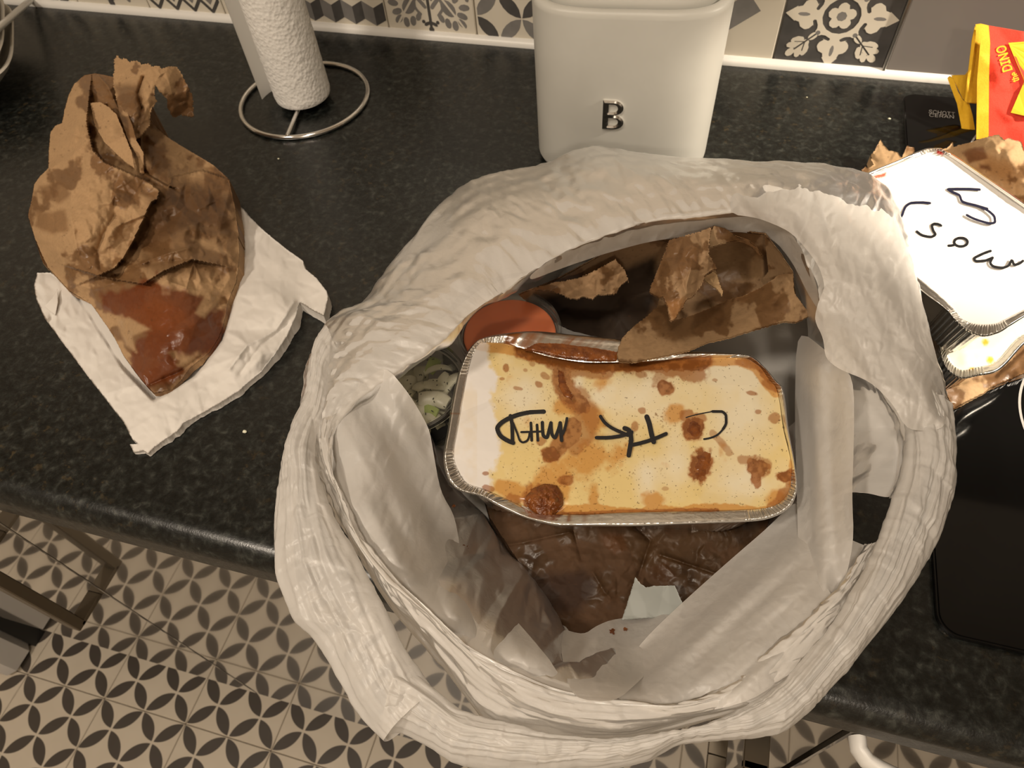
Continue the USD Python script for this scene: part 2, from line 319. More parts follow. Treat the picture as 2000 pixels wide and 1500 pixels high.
M['brown_sauce'] = noisy('brown_curry_sauce', (.13, .035, .008), (.24, .075, .015), 180, .2, bump=.5, bscale=260, bdist=.002)
M['onion'] = noisy('onion_flesh', (.74, .72, .52), (.86, .84, .70), 90, .35)
M['scrap'] = plain('soaked_paper', (.36, .38, .36), .6)
M['onion_green'] = plain('green_onion_flesh', (.42, .52, .16), .35)
M['herb'] = plain('dried_herb', (.03, .04, .012), .7)
M['ink'] = plain('marker_ink', (.012, .012, .014), .4)
M['ink_blue'] = plain('navy_marker_ink', (.014, .015, .04), .4)
M['red_cloth'] = noisy('red_fabric', (.80, .050, .022), (.84, .058, .028), 500, .75, bump=.2, bscale=1200)
M['yellow_cloth'] = noisy('yellow_fabric', (.82, .48, .012), (.86, .52, .02), 500, .75, bump=.2, bscale=1200)
M['yellow_print'] = plain('yellow_print', (.88, .58, .015), .6)
# ---------------------------------------------------------------- the room
def struct(name, mesh, mat, parent=None, **k): return obj(name, mesh, mat, parent, kind='structure' if parent is None else None, **k)
YW, XT0, PT = 0.604, -0.2622, 0.1036            # splashback plane, one tile joint, tile pitch
M['rail'] = noisy('brown_rail', (.085, .066, .044), (.115, .09, .062), 60, .55)
flo = thing('floor', kind='structure'); obj('subfloor', box(-2.4, 2.2, -2.4, .62, -.05, -.006), M['grout'], flo)
p_, FX, FY = 0.083, -0.756, -0.0535             # floor pattern pitch and a joint crossing
def petal_material():
    n = {'g': ('geometry', {}), 's': ('separate_xyz', {}), 'nz': ('noise_texture', dict(scale=26.0, detail=3.0)), 'cr': ('rgb_ramp', dict(ramp=[(0, (.50, .435, .345)), (1, (.58, .51, .415))])),
         'dk': ('rgb_ramp', dict(ramp=[(0, (.05, .040, .032)), (1, (.068, .056, .046))])), 'mx': ('mix', {}), 'p': ('principled_bsdf', dict(roughness=.38))}
    l = [('g.position', 's.vector'), ('g.position', 'nz.vector'), ('nz.fac', 'cr.fac'), ('nz.fac', 'dk.fac'), ('cr.color', 'mx.color1'), ('dk.color', 'mx.color2'), ('mx.color', 'p.base_color')]
    k = [0]
    def m(op, a, b=None, c=None):
        k[0] += 1; nm = f'm{k[0]}'; d = dict(math_type=op)
        for i, q in enumerate((a, b, c)):
            if q is None: continue
            if isinstance(q, str): l.append((q, f'{nm}.value{i + 1}'))
            else: d[f'value{i + 1}'] = float(q)
        n[nm] = ('math', d); return nm + '.value'
    X = m('divide', m('subtract', 's.x', FX), p_); Y = m('divide', m('subtract', 's.y', FY), p_)
    a = m('absolute', m('subtract', m('fraction', m('add', m('add', X, Y), 40)), .5)); b = m('absolute', m('subtract', m('fraction', m('add', m('subtract', X, Y), 40)), .5))
    hi, lo = m('maximum', a, b), m('minimum', a, b); e = m('subtract', 1.0, hi)
    d = m('sqrt', m('add', m('multiply', e, e), m('multiply', lo, lo)))
    n['st'] = ('map_range', dict(range_type='smoothstep', from_min=.685, from_max=.668, to_min=0.0, to_max=1.0, clamp=True)); l += [(d, 'st.value'), ('st.result', 'mx.fac')]
    return mat('floor_tile_petals', n, l)
M['petals'] = petal_material()
T2 = 2 * p_
for i in range(-6, 12):
    for j in range(-12, 4):
        x0, y0 = FX + i * T2, FY + j * T2
        g = .00045
        if y0 > .55: continue
        obj('tile', box(x0 + g, x0 + T2 - g, y0 + g, min(y0 + T2, .6) - g, -.008, 0.0, .0012), M['petals'], flo)
struct('wall_back', box(-2.4, 2.2, YW + .008, YW + .12, -.02, 2.4), M['paint'])
struct('wall_left', box(-2.45, -2.4, -2.4, YW + .1, 0, 2.4), M['paint'])
struct('wall_right', box(2.2, 2.25, -2.4, YW + .1, 0, 2.4), M['paint'])
struct('wall_front', box(-2.4, 2.2, -2.45, -2.4, 0, 2.4), M['paint'])
struct('ceiling', box(-2.45, 2.25, -2.45, YW + .12, 2.4, 2.45), M['ceiling'])

# patterned wall tiles: each tile its own mesh, its printed motif in thin pieces on it
def U(*p): return Polygon(p)
def circ(x, y, r): return Point(x, y).buffer(r, quad_segs=12)
def rot(g, a): return affinity.rotate(g, a, origin=(.5, .5))
def ell(x, y, rx, ry, a=0): return affinity.rotate(affinity.scale(circ(0, 0, 1), rx, ry), a, origin=(0, 0)).__class__(affinity.translate(affinity.rotate(affinity.scale(circ(0, 0, 1), rx, ry), a, origin=(0, 0)), x, y))
UN = shapely.union_all
def motif_medallion():
    petal = UN([ell(.5, .845, .075, .10), U((.43, .90), (.5, .995), (.57, .90)), ell(.44, .79, .08, .07), ell(.56, .79, .08, .07), U((.46, .80), (.54, .80), (.515, .69), (.485, .69))])
    leaf = UN([ell(.70, .70, .05, .03, 45), ell(.78, .80, .075, .045, 45), ell(.745, .84, .06, .032, 75), ell(.83, .745, .06, .032, 15), ell(.80, .87, .05, .03, 80), ell(.87, .80, .05, .03, 10), ell(.87, .87, .05, .035, 45)])
    leaf = leaf.difference(UN([LineString([(.66, .66), (.84, .84)]).buffer(.008), LineString([(.76, .77), (.765, .85)]).buffer(.006), LineString([(.77, .76), (.85, .765)]).buffer(.006)]))
    white = UN([rot(petal, 90 * k) for k in range(4)] + [rot(leaf, 90 * k) for k in range(4)] + [circ(.5, .5, .245)])
    curls = UN([rot(LineString(smooth_line([(.5 + s * .06, .72), (.5 + s * .13, .70), (.5 + s * .17, .77), (.5 + s * .17, .83)], 14)).buffer(.018), 90 * k) for k in range(4) for s in (-1, 1)])
    white = white.difference(curls)
    ring = circ(.5, .5, .165); fl = UN([circ(.5 + .075 * math.sin(k * 1.2566), .5 + .075 * math.cos(k * 1.2566), .05) for k in range(5)] + [circ(.5, .5, .07)])
    white = white.difference(ring).union(fl).difference(circ(.5, .5, .045))
    grey = UN([rot(ell(.5, .83, .018, .055), 90 * k) for k in range(4)] + [rot(circ(.665, .665, .022), 90 * k) for k in range(4)] + [circ(.5, .5, .043)])
    return dict(ground='tile_dark', tile_cream=white.difference(grey), tile_grey=grey)
def motif_bars():
    dark = UN([U((0, .5), (.0, 1), (.45, .93), (.0, .62)), U((.55, 0.02), (.95, .35), (1, 0))]) 
    dark = UN([U((.06, .60), (.06, .93), (.48, .93)), U((.55, 1.0), (.62, .93), (.70, 1.0))])
    grey = UN([U((.06, .17), (.20, .03), (.80, .50), (.66, .66)), U((.60, .92), (.98, .90), (.80, .72)), U((.0, .16), (.04, .12), (.0, .06)), U((.35, 1), (.60, 1), (.55, .94))])
    return dict(ground='tile_cream', tile_dark=dark, tile_grey=grey)
def lens(x0, y0, x1, y1):
    mx, my, dx, dy = (x0 + x1) / 2, (y0 + y1) / 2, x1 - x0, y1 - y0
    a, b = circ(mx - dy / 2, my + dx / 2, math.hypot(dx, dy) * .69), circ(mx + dy / 2, my - dx / 2, math.hypot(dx, dy) * .69)
    return a.intersection(b)
def motif_circles():
    d, g = [], []
    for i in range(-1, 3):
        for j in range(-1, 3):
            cx, cy = .25 + i * .5, .25 + j * .5
            for k, (a, b) in enumerate((((-.25, 0), (0, .25)), ((0, .25), (.25, 0)), ((.25, 0), (0, -.25)), ((0, -.25), (-.25, 0)))):
                (d if (i + j + k) % 2 else g).append(lens(cx + a[0], cy + a[1], cx + b[0], cy + b[1]))
    sq = shapely.box(.02, .02, .98, .98)
    return dict(ground='tile_cream', tile_dark=UN(d).intersection(sq), tile_grey=UN(g).difference(UN(d)).intersection(sq))
def motif_fleur():
    leaf = UN([ell(.28, .30, .10, .07, 50), ell(.13, .23, .06, .035, 20), ell(.14, .15, .06, .035, 45), ell(.22, .12, .035, .055, 0), ell(.30, .14, .035, .055, -10), ell(.37, .19, .03, .05, -25), ell(.10, .32, .06, .035, -5), ell(.18, .42, .035, .07, 30)])
    leaf = leaf.difference(UN([LineString([(.12, .10), (.34, .40)]).buffer(.012)]))
    scroll = LineString(smooth_line([(.46, .62), (.40, .45), (.34, .32), (.40, .22)], 20)).buffer(.014)
    half = UN([leaf, scroll, LineString(smooth_line([(.46, .70), (.30, .55), (.12, .50), (.06, .60)], 20)).buffer(.02)])
    grey = UN([half, affinity.scale(half, -1, 1, origin=(.5, .5))]); grey = UN([grey, affinity.scale(grey, 1, -1, origin=(.5, .5))])
    s = UN([LineString([(.5, .10), (.5, .90)]).buffer(.016), ell(.5, .06, .03, .035), ell(.46, .12, .04, .02, 30), ell(.54, .12, .04, .02, -30), ell(.42, .14, .02, .02), ell(.58, .14, .02, .02)])
    return dict(ground='tile_cream', tile_grey=grey.difference(s), tile_dark=UN([s, rot(s, 180)]))
def motif_cubes():
    d, g = [], []; w, h = .25, .26
    for j in range(-1, 4):
        for i in range(-1, 6):
            x, y = (i + .5 * (j % 2)) * w * 2 * .5 * 2 * .5 + 0, j * h * 1.15 + .05
            x = i * w + (w / 2 if j % 2 else 0)
            g.append(U((x, y + .07), (x + w / 2, y), (x + w / 2, y + h * .75), (x, y + .07 + h * .75))); d.append(U((x + w / 2, y), (x + w, y + .07), (x + w, y + .07 + h * .75), (x + w / 2, y + h * .75)))
    sq = shapely.box(.0, .02, 1.0, .98)
    return dict(ground='tile_cream', tile_dark=UN(d).intersection(sq), tile_grey=UN(g).difference(UN(d)).intersection(sq))
def motif_diamonds():
    d, g = [], []
    for j in range(3):
        for i in range(4):
            cx, cy = .14 + i * .24, .20 + j * .30
            o = U((cx - .15, cy), (cx, cy - .17), (cx + .15, cy), (cx, cy + .17)); n = U((cx - .10, cy), (cx, cy - .115), (cx + .10, cy), (cx, cy + .115))
            d.append(o.difference(n)); g.append(U((cx - .05, cy), (cx, cy - .06), (cx + .05, cy), (cx, cy + .06)))
    sq = shapely.box(.01, .02, .99, .98)
    return dict(ground='tile_cream', tile_dark=UN(d).intersection(sq), tile_grey=UN(g).intersection(sq))
def motif_frame():
    d = shapely.box(.05, .05, .95, .95).difference(shapely.box(.11, .11, .89, .89)); d = UN([d, rot(shapely.box(.3, .3, .7, .7), 45)])
    g = shapely.box(.15, .15, .85, .85).difference(shapely.box(.19, .19, .81, .81))
    return dict(ground='tile_cream', tile_dark=d, tile_grey=g.difference(d))
def motif_blossom():
    o = UN([rot(UN([ell(.5, .84, .10, .07), ell(.44, .78, .06, .07), ell(.56, .78, .06, .07), ell(.5, .93, .04, .05)]), 90 * k) for k in range(4)] + [circ(.5, .5, .1)])
    g = UN([rot(UN([ell(.80, .80, .09, .04, 45), ell(.86, .76, .05, .03, 10), ell(.76, .86, .05, .03, 80)]), 90 * k) for k in range(4)])
    return dict(ground='tile_cream', tile_dark=o, tile_grey=g.difference(o))
splash = thing('splashback', 'row of cream, grey and black printed wall tiles behind the worktop', 'tiled splashback', kind='structure')
obj('tile_bed', box(-2.4, XT0 + 5 * PT, YW + .002, YW + .008, Z0 - .03, Z0 + 3 * PT + .003), M['grout'], splash)
motifs = {-4: motif_blossom, -3: motif_diamonds, -2: motif_frame, -1: motif_cubes, 0: motif_fleur, 1: motif_circles, 2: motif_circles, 3: motif_bars, 4: motif_medallion}
order = [motif_fleur, motif_medallion, motif_cubes, motif_blossom, motif_bars, motif_diamonds, motif_circles]
for k in range(-8, 5):
    for r in range(3):
        fn = motifs.get(k) if r == 0 and k in motifs else order[(k * 3 + r * 2) % 7]
        mt = fn(); x0, z0, g = XT0 + k * PT, Z0 + .002 + r * PT, .0007
        t = obj('tile', box(x0 + g, x0 + PT - g, YW - .004, YW + .004, z0 + g, z0 + PT - g, .001), M[mt.pop('ground')], splash)
        for nm, poly in mt.items():
            poly = poly.simplify(.004)
            if poly.is_empty: continue
            m = extrude(affinity.scale(poly, PT - 3 * g, PT - 3 * g, origin=(0, 0)), .0003)
            v = np.array(m.vertices); m.vertices = np.stack([x0 + 1.5 * g + v[:, 0], YW - .0041 - v[:, 2], z0 + 1.5 * g + v[:, 1]], 1)
            obj('motif', m, M[nm], t)
a_ = np.linspace(0, np.pi / 2, 6)
prof = [(YW - .004, Z0 + .0075)] + [(YW - .004 - .0065 * math.sin(a), Z0 + .001 + .0065 * math.cos(a)) for a in a_] + [(YW - .0105, Z0), (YW, Z0)]
def sweep_x(prof, x0, x1):
    m = extrude(Polygon(prof), x1 - x0); v = np.array(m.vertices); m.vertices = np.stack([x0 + v[:, 2], v[:, 0], v[:, 1]], 1); m.invert(); return m
struct('trim_1', sweep_x(prof, -2.4, 2.2), M['trim'], smooth=40)
pn = thing('hob_splashback', 'plain grey glass panel on the wall behind the hob', 'splashback panel', kind='structure')
obj('panel', box(XT0 + 5 * PT + .002, 1.05, YW - .006, YW + .008, Z0 + .002, Z0 + .75, .001), M['panel'], pn)
obj('edge_trim', box(XT0 + 5 * PT - .0012, XT0 + 5 * PT + .0018, YW - .0075, YW + .006, Z0 + .002, Z0 + .75, .0005), M['steel'], pn)

# worktop with a rounded (post-formed) front edge
R_ = .016
fr = [(YW, 0.0)] + [(-R_ * math.sin(t) + .010, -R_ + R_ * math.cos(t)) for t in np.linspace(0, np.pi / 2, 20)] + [(-.006 + .007 * (1 - math.cos(t)), -.031 - .007 * math.sin(t)) for t in np.linspace(0, np.pi / 2, 10)] + [(YW, -.038)]
fr = [(y, z + Z0) for y, z in fr]
wt = sweep_x(fr, -2.4, 2.2)
top = thing('worktop', 'dark speckled laminate worktop with rounded front edge under all the food', 'worktop')
obj('laminate', wt, M['worktop'], top, smooth=40)
obj('underside', box(-2.4, 2.2, .0008, YW - .001, Z0 - .0402, Z0 - .0378), M['chipboard'], top, label='brown chipboard underside')
# cabinets: gloss fronts reaching over the floor on a recessed plinth
YD = .002
def cabinet(name, x0, x1, label, hx):
    c = thing(name, label, 'cabinet')
    obj('body', box(x0 + .001, x1 - .001, YD + .022, YW, .19, Z0 - .042), M['black'], c)
    d = obj('door', box(x0 + .0026, x1 - .0026, YD, YD + .019, .195, Z0 - .057, .0008), M['gloss'], c)
    obj('top_rail', box(x0, x1, YD, YD + .019, Z0 - .0565, Z0 - .0403), M['rail'], c)
    # flat bar handle standing off the door on two square posts
    zc0, zc1 = hx[1], hx[2]
    obj('handle', cat(box(hx[0] - .0075, hx[0] + .0075, YD - .038, YD - .027, zc0, zc1, .001), box(hx[0] - .0075, hx[0] + .0075, YD - .032, YD, zc0, zc0 + .005, .0006), box(hx[0] - .0075, hx[0] + .0075, YD - .032, YD, zc1 - .005, zc1, .0006)), M['handle'], d)
    obj('plinth', box(x0, x1, YD + .05, YD + .066, .0, .19), M['black'], c)
    return c
GX = -.4005
cabinet('base_cabinet', -.932, GX, 'glossy base cabinet left of the narrow black door gap, with bar handle', (-.4225, .615, .775))
cabinet('base_cabinet_001', GX, .247, 'glossy base cabinet below the carrier bag, with bar handle at its right', (.199, .66, .822))
ap = thing('freestanding_appliance', 'pale grey freestanding appliance with black door seal, left of the gloss cabinets', 'appliance')
obj('cabinet_body', box(-1.5, -.94, .02, .58, .02, .84, .004), M['appliance'], ap)
obj('door_seal', box(-1.5, -.9385, -.007, .02, .0, .84), M['black'], ap)
obj('door', box(-1.5, -.9365, -.066, -.006, .0, .845, .012), M['appliance'], ap, smooth=30)
obj('plinth', box(-1.49, -.95, .0, .5, 0.0, .02), M['black'], ap)
ov = thing('built_in_oven', 'built-in oven with steel bow handle under the hob, right edge of worktop front', 'oven')
obj('body', box(.249, .85, YD + .022, .58, .15, Z0 - .042), M['black'], ov)
obj('front_panel', box(.2495, .85, YD, YD + .02, .195, Z0 - .057, .001), M['gloss'], ov)
obj('top_rail', box(.2495, .85, YD, YD + .019, Z0 - .0565, Z0 - .0403), M['rail'], ov)
hp = smooth_line([(.254, .002, Z0 - .070), (.2555, -.006, Z0 - .070), (.262, -.011, Z0 - .070), (.30, -.017, Z0 - .070), (.42, -.024, Z0 - .070), (.56, -.026, Z0 - .070), (.70, -.024, Z0 - .070), (.82, -.016, Z0 - .070), (.838, -.008, Z0 - .070), (.84, .002, Z0 - .070)], 90)
hd = tube(hp, .0048, 14); v = np.array(hd.vertices); v[:, 2] = Z0 - .070 + (v[:, 2] - Z0 + .070) * 1.6; hd.vertices = v
obj('handle', hd, M['trim'], ov, smooth=40)
obj('plinth', box(.249, .85, YD + .05, YD + .066, .0, .19), M['black'], ov)
# ceramic hob, flush glass with bevelled edge
HX0, HX1, HY0, HY1 = .2735, .865, .048, .566
hb = thing('ceramic_hob', 'black glass ceramic hob set in the worktop on the right', 'hob')
g = shapely.box(HX0 + .012, HY0 + .012, HX1 - .012, HY1 - .012).buffer(.012)
base = extrude(g, .0032); base.apply_translation([0, 0, Z0 + .0002]); up = extrude(g.buffer(-.0012), .001); up.apply_translation([0, 0, Z0 + .0033])
obj('glass', cat(base, up), M['hob'], hb)
HZ = Z0 + .0044
def ring2d(cx, cy, r, w):
    m = extrude(circ(0, 0, r + w / 2).buffer(0).difference(circ(0, 0, r - w / 2)), .0002); m.apply_translation([cx, cy, HZ]); return m
def ring2(cx, cy, r, w):
    a = np.arange(120) * 2 * np.pi / 120
    P = np.stack([np.stack([cx + q * np.cos(a), cy + q * np.sin(a), np.full(120, HZ + .0001)], 1) for q in (r - w / 2, r + w / 2)], 1)
    return grid_mesh(P, wrap_u=True)
rc = at(1993, 805, z=.0045)
for (cx, cy, r) in ((rc[0] + .0725, rc[1], .0725), (rc[0] + .31, rc[1] - .01, .09), (rc[0] + .08, rc[1] + .26, .09), (rc[0] + .32, rc[1] + .25, .0725)):
    obj('cooking_zone_ring', ring2(cx, cy, r, .0016), M['hobprint'], hb)
def text_px(text, px_h, p0, p1, mapper, bold=False, stretch=1.0):
    """Lettering whose baseline runs from p0 towards p1 in the photograph, put on a surface by mapper(px, py)."""
    m = meshkit.text_mesh(text, 1.0, .01, bold); v = np.array(m.vertices); m.update_faces(m.face_normals[:, 2] > .5)
    p0, p1 = np.array(p0, float), np.array(p1, float); e = p1 - p0; L = v[:, 0].max(); e /= L
    n = np.array([e[1], -e[0]]); n = n / np.linalg.norm(n) * px_h
    q = p0 + v[:, :1] * e + v[:, 1:2] * n
    return trimesh.Trimesh(mapper(q[:, 0], q[:, 1]), m.faces, process=False)
onhob = lambda x, y: at(x, y, z=.0046)
obj('lettering', text_px('SCHOTT', 7.0, (1813, 221), (1864.5, 226.5), onhob), M['hobprint'], hb)
obj('lettering', text_px('CERAN', 6.0, (1814, 227.5), (1863, 231.5), onhob), M['hobprint'], hb)
# ---------------------------------------------------------------- things along the wall
# canister: rounded-square pale grey tin with a lid and a chrome letter
def sq_ring(hx, hy, r, n=96):
    a = np.arange(n) * 2 * np.pi / n; k = 2.0 / 4.2
    return np.stack([hx * np.sign(np.cos(a)) * np.abs(np.cos(a)) ** k, hy * np.sign(np.sin(a)) * np.abs(np.sin(a)) ** k], 1)
def sq_loft(prof, n=120, caps=True):
    P = np.stack([np.c_[sq_ring(hx, hy, 0, n), np.full(n, z)] for hx, hy, z in prof], 1)
    m = grid_mesh(P, wrap_u=True)
    v = m.vertices; c0, c1 = len(v), len(v) + 1; nv = len(prof); k = np.arange(n); k2 = (k + 1) % n
    f = np.vstack([m.faces, np.stack([k2 * nv, k * nv, np.full(n, c0)], 1), np.stack([k * nv + nv - 1, k2 * nv + nv - 1, np.full(n, c1)], 1)])
    return trimesh.Trimesh(np.vstack([v, [0, 0, prof[0][2]], [0, 0, prof[-1][2]]]), f, process=False)
CX, CY, CA = .0255, .472, 5.0
can = thing('canister', 'tall pale grey canister with chrome letter on its front, behind the carrier bag', 'canister', loc=(CX, CY, Z0), rotz=CA)
H0 = .076
body = [(H0 - .007, H0 - .007, .0002), (H0 - .002, H0 - .002, .003), (H0, H0, .008), (H0 + .0006, H0 + .0006, .08), (H0 + .0012, H0 + .0012, .143), (H0 + .0008, H0 + .0008, .1465), (H0 - .001, H0 - .001, .1485), (H0 - .004, H0 - .004, .149), (H0 - .0055, H0 - .0055, .1475), (H0 - .006, H0 - .006, .144)]
obj('body', sq_loft(body), M['ivory'], can, smooth=50)
lid = [(H0 - .0075, H0 - .0075, .142), (H0 - .007, H0 - .007, .149), (H0 - .0085, H0 - .0085, .155), (H0 - .014, H0 - .014, .160), (H0 - .026, H0 - .026, .1635), (.02, .02, .165)]
obj('lid', sq_loft(lid), M['ivory'], can, smooth=50)
def letter_b(w, h):
    up = shapely.box(0, h * .5, w * .55, h).union(affinity.scale(circ(0, 0, 1), w * .46, h * .25).__class__(affinity.translate(affinity.scale(circ(0, 0, 1), w * .46, h * .25), w * .5, h * .75)))
    lo = shapely.box(0, 0, w * .55, h * .5).union(affinity.translate(affinity.scale(circ(0, 0, 1), w * .5, h * .25), w * .5, h * .25))
    s = up.union(lo)
    h1 = shapely.box(w * .27, h * .60, w * .52, h * .87).union(affinity.translate(affinity.scale(circ(0, 0, 1), w * .2, h * .135), w * .5, h * .735))
    h2 = shapely.box(w * .27, h * .13, w * .52, h * .40).union(affinity.translate(affinity.scale(circ(0, 0, 1), w * .24, h * .135), w * .5, h * .265))
    return s.difference(h1).difference(h2)
b0 = letter_b(.0172, .0262); lay = []
for k, (ins, z0, z1) in enumerate(((0, 0, .0012), (.0004, .0012, .0017), (.0008, .0017, .0022), (.0012, .0022, .0026))):
    m = extrude(b0.buffer(-ins), z1 - z0); m.apply_translation([0, 0, z0]); lay.append(m)
lb = cat(*lay); v = np.array(lb.vertices); lb.vertices = np.stack([-.0145 + v[:, 0], -H0 - .0005 - v[:, 2], .0525 + v[:, 1]], 1)
obj('letter_badge', lb, M['chrome'], can, label='chrome letter B')

# paper towel on a chrome wire stand
RX, RY = -.3035, .462
st = thing('paper_towel_holder', 'chrome wire ring stand carrying the paper towel roll', 'paper towel holder', loc=(RX, RY, Z0))
a = np.arange(96) * 2 * np.pi / 96
obj('base_ring', tube(np.stack([.0655 * np.cos(a), .0655 * np.sin(a), np.full(96, .0026)], 1), .0024, 12, closed=True), M['chrome'], st, smooth=True)
sd = np.array([.012, -.0644]); sd = sd / np.linalg.norm(sd)
obj('spoke', tube([(-sd[0] * .0655, -sd[1] * .0655, .0042), (0, 0, .0046), (sd[0] * .0655, sd[1] * .0655, .0042)], .0023, 12), M['chrome'], st, smooth=True)
obj('rod', tube([(0, 0, .004), (0, 0, .15), (0, 0, .30)], .0026, 12), M['chrome'], st, smooth=True)
rl = thing('paper_towel_roll', 'nearly used white embossed paper towel roll with a loose sheet edge', 'paper towel', loc=(RX, RY, Z0 + .0075))
A = np.linspace(0, 2 * np.pi, 200, endpoint=False); zz = np.linspace(0, .228, 160); RR = .0285
aa, zq = np.meshgrid(A, zz, indexing='ij')
bmp = .0005 * fb(np.stack([np.cos(aa.ravel()) * RR, np.sin(aa.ravel()) * RR, zq.ravel()], 1), .004, 3, 2).reshape(aa.shape)
rr = RR + bmp * 1.6 - .0012 * np.exp(-zq / .0015)
obj('paper_layers', cat(grid_mesh(np.stack([rr * np.cos(aa), rr * np.sin(aa), zq], -1), wrap_u=True), lathe([(RR - .001, 0), (.018, .0004), (.018, .228), (RR - .001, .228)], 80)), M['towel'], rl, smooth=40)
obj('cardboard_core', lathe([(.0178, .001), (.0165, .0), (.0165, .2275), (.0178, .2275)], 60), M['chipboard'], rl, smooth=40)
# the loose outer sheet leaves the roll at its left and hangs away from it
t = np.linspace(0, 1, 30); a0 = math.radians(150)
pth = np.stack([np.cos(a0 + t * .95) * (RR + .0008 + .012 * t ** 1.6), np.sin(a0 + t * .95) * (RR + .0008 + .012 * t ** 1.6)], 1)
P = np.stack([np.c_[np.repeat(pth[:, :1], 40, 1).reshape(-1), np.repeat(pth[:, 1:], 40, 1).reshape(-1), np.tile(np.linspace(.001, .227, 40), 30)]], 0).reshape(30, 40, 3)
Q = P + np.stack([np.cos(a0 + t * .9), np.sin(a0 + t * .9), 0 * t], 1)[:, None, :] * .0005
obj('loose_sheet', cat(grid_mesh(Q), grid_mesh(P, flip=True)), M['towel_flat'], rl, smooth=True)

# white dishes in a wire rack, top left corner
def rounded_dish(h, r, z, depth):
    n = 128
    prof = [(h * .55, 0.0), (h * .8, .002), (h * .93, depth * .6), (h, depth), (h + .0015, depth + .0012), (h + .0005, depth + .0026), (h - .002, depth + .0022), (h * .92, depth * .6 + .003), (h * .78, .0045), (h * .5, .0035)]
    k = lambda a: 2.0 / 3.4
    return sq_loft([(q, q, z + zz) for q, zz in prof], n)
rk = thing('dish_rack', 'white wire dish rack at the left end of the splashback', 'dish rack')
def wire(name, pts, r=.0034): obj(name, tube(pts, r, 10), M['trim'], rk, smooth=True)
wa, wb = at(62, -2, z=.005), at(14, 40, z=.046)
wire('wire', [wa, wa + (wb - wa) * .5, wb, wb + (wb - wa) * .4])
wire('wire', [wa, wa + np.array([-.06, .0, .0]), wa + np.array([-.3, 0, .0])])
for k in range(3): wire('wire', [wb + np.array([-.11 - k * .05, -.15, -.0375]), wb + np.array([-.11 - k * .05, -.05, -.0375]), wb + np.array([-.11 - k * .05, .02, -.0375])])
for s in (-.12, .0): wire('wire', [wb + np.array([-.10, s, -.0375]), wb + np.array([-.15, s, -.0375]), wb + np.array([-.24, s, -.0375])])
for (dx, dy) in ((-.12, -.12), (-.21, -.12), (-.16, .0)): wire('foot', [wb + np.array([dx, dy, -.046]), wb + np.array([dx, dy, -.042]), wb + np.array([dx, dy, -.0375])])
c_ = at(19, 120, z=.055)
DX, DY = c_[0] - .030 - .848 * .1 * 1.404, c_[1] + .848 * .1 * .172
for k, (z, h, lb) in enumerate(((.0155, .100, 'lowest white square dish of the stack in the corner rack'), (.0275, .098, 'middle white square dish of the stack in the corner rack'), (.0405, .0945, 'topmost white square dish of the stack in the corner rack'))):
    o = obj('square_dish', rounded_dish(h, 0, 0.0, .021), M['china'], None, smooth=50, origin=(0, 0, 0), label=lb, cat='dish', group='white dishes in the corner rack')
    UsdGeom.Xformable(o).GetOrderedXformOps()[0].Set(Gf.Vec3d(float(DX - k * .002), float(DY + k * .002), Z0 + z - .0006)); UsdGeom.Xformable(o).AddRotateZOp().Set(38.0)

# red and yellow fabric bag leaning on the glass panel
db = thing('fabric_bag', 'bright red fabric bag with yellow trim and folded side, leaning by the hob', 'bag')
D = lambda x, y: (1700 + x / 5.557, 30 + y / 5.557)
def slab(name, pts, y, mat_, th=.0016, tilt=0.0, parent=db, curve=0.0, **k):
    """A flat cloth piece standing at depth y (metres from the worktop front), with thickness."""
    p = np.array([D(*q) for q in pts]); pl = Polygon(densify(p, 5)).buffer(0)
    v, f = trimesh.creation.triangulate_polygon(pl, engine='earcut')
    g = np.stack(np.meshgrid(np.arange(*pl.bounds[::2], 5), np.arange(pl.bounds[1], pl.bounds[3], 5)), -1).reshape(-1, 2)
    g = g[shapely.contains_xy(pl.buffer(-1.5), g[:, 0], g[:, 1])]; o = np.array(pl.exterior.coords)[:-1]
    V = np.vstack([o, g]); T = Delaunay(V).simplices; T = T[shapely.contains_xy(pl, *V[T].mean(1).T)]
    aa, bb, dd = V[T[:, 0]], V[T[:, 1]], V[T[:, 2]]; ar = (bb[:, 0] - aa[:, 0]) * (dd[:, 1] - aa[:, 1]) - (bb[:, 1] - aa[:, 1]) * (dd[:, 0] - aa[:, 0])
    T = T[np.abs(ar) > 1e-6]; ar = ar[np.abs(ar) > 1e-6]; T[ar > 0] = T[ar > 0][:, ::-1]
    yy = (y(V[:, 0], V[:, 1]) if callable(y) else np.full(len(V), y)) + .0016 * facet(V, 34, 9)
    F = at(V[:, 0], V[:, 1], y=yy); B = F + [0, th, 0]; n = len(V); kk = np.arange(len(o)); k2 = (kk + 1) % len(o)
    sd = np.vstack([np.stack([kk, k2, k2 + n], 1), np.stack([kk, k2 + n, kk + n], 1)])
    obj(name, trimesh.Trimesh(np.vstack([F, B]), np.vstack([T, T[:, ::-1] + n, sd]), process=False), mat_, parent, smooth=35, **k)
yf = lambda x, y: .548 - .00022 * (y - 50)
slab('front_panel', [(1284, 120), (1667, 186), (2250, 270), (2250, 1500), (1700, 1500), (1282, 1320), (1290, 700)], yf, M['red_cloth'])
slab('trim_band', [(1142, 108), (1200, 100), (1285, 120), (1300, 300), (1288, 640), (1283, 1335), (1150, 1345), (1158, 700), (1192, 300), (1165, 190), (1142, 150)], lambda x, y: yf(x, y) - .0018, M['yellow_cloth'])
slab('side_fold', [(1140, 128), (1172, 180), (1200, 300), (1170, 620), (1160, 950), (1040, 945), (1080, 560)], lambda x, y: yf(x, y) + .012, M['yellow_cloth'])
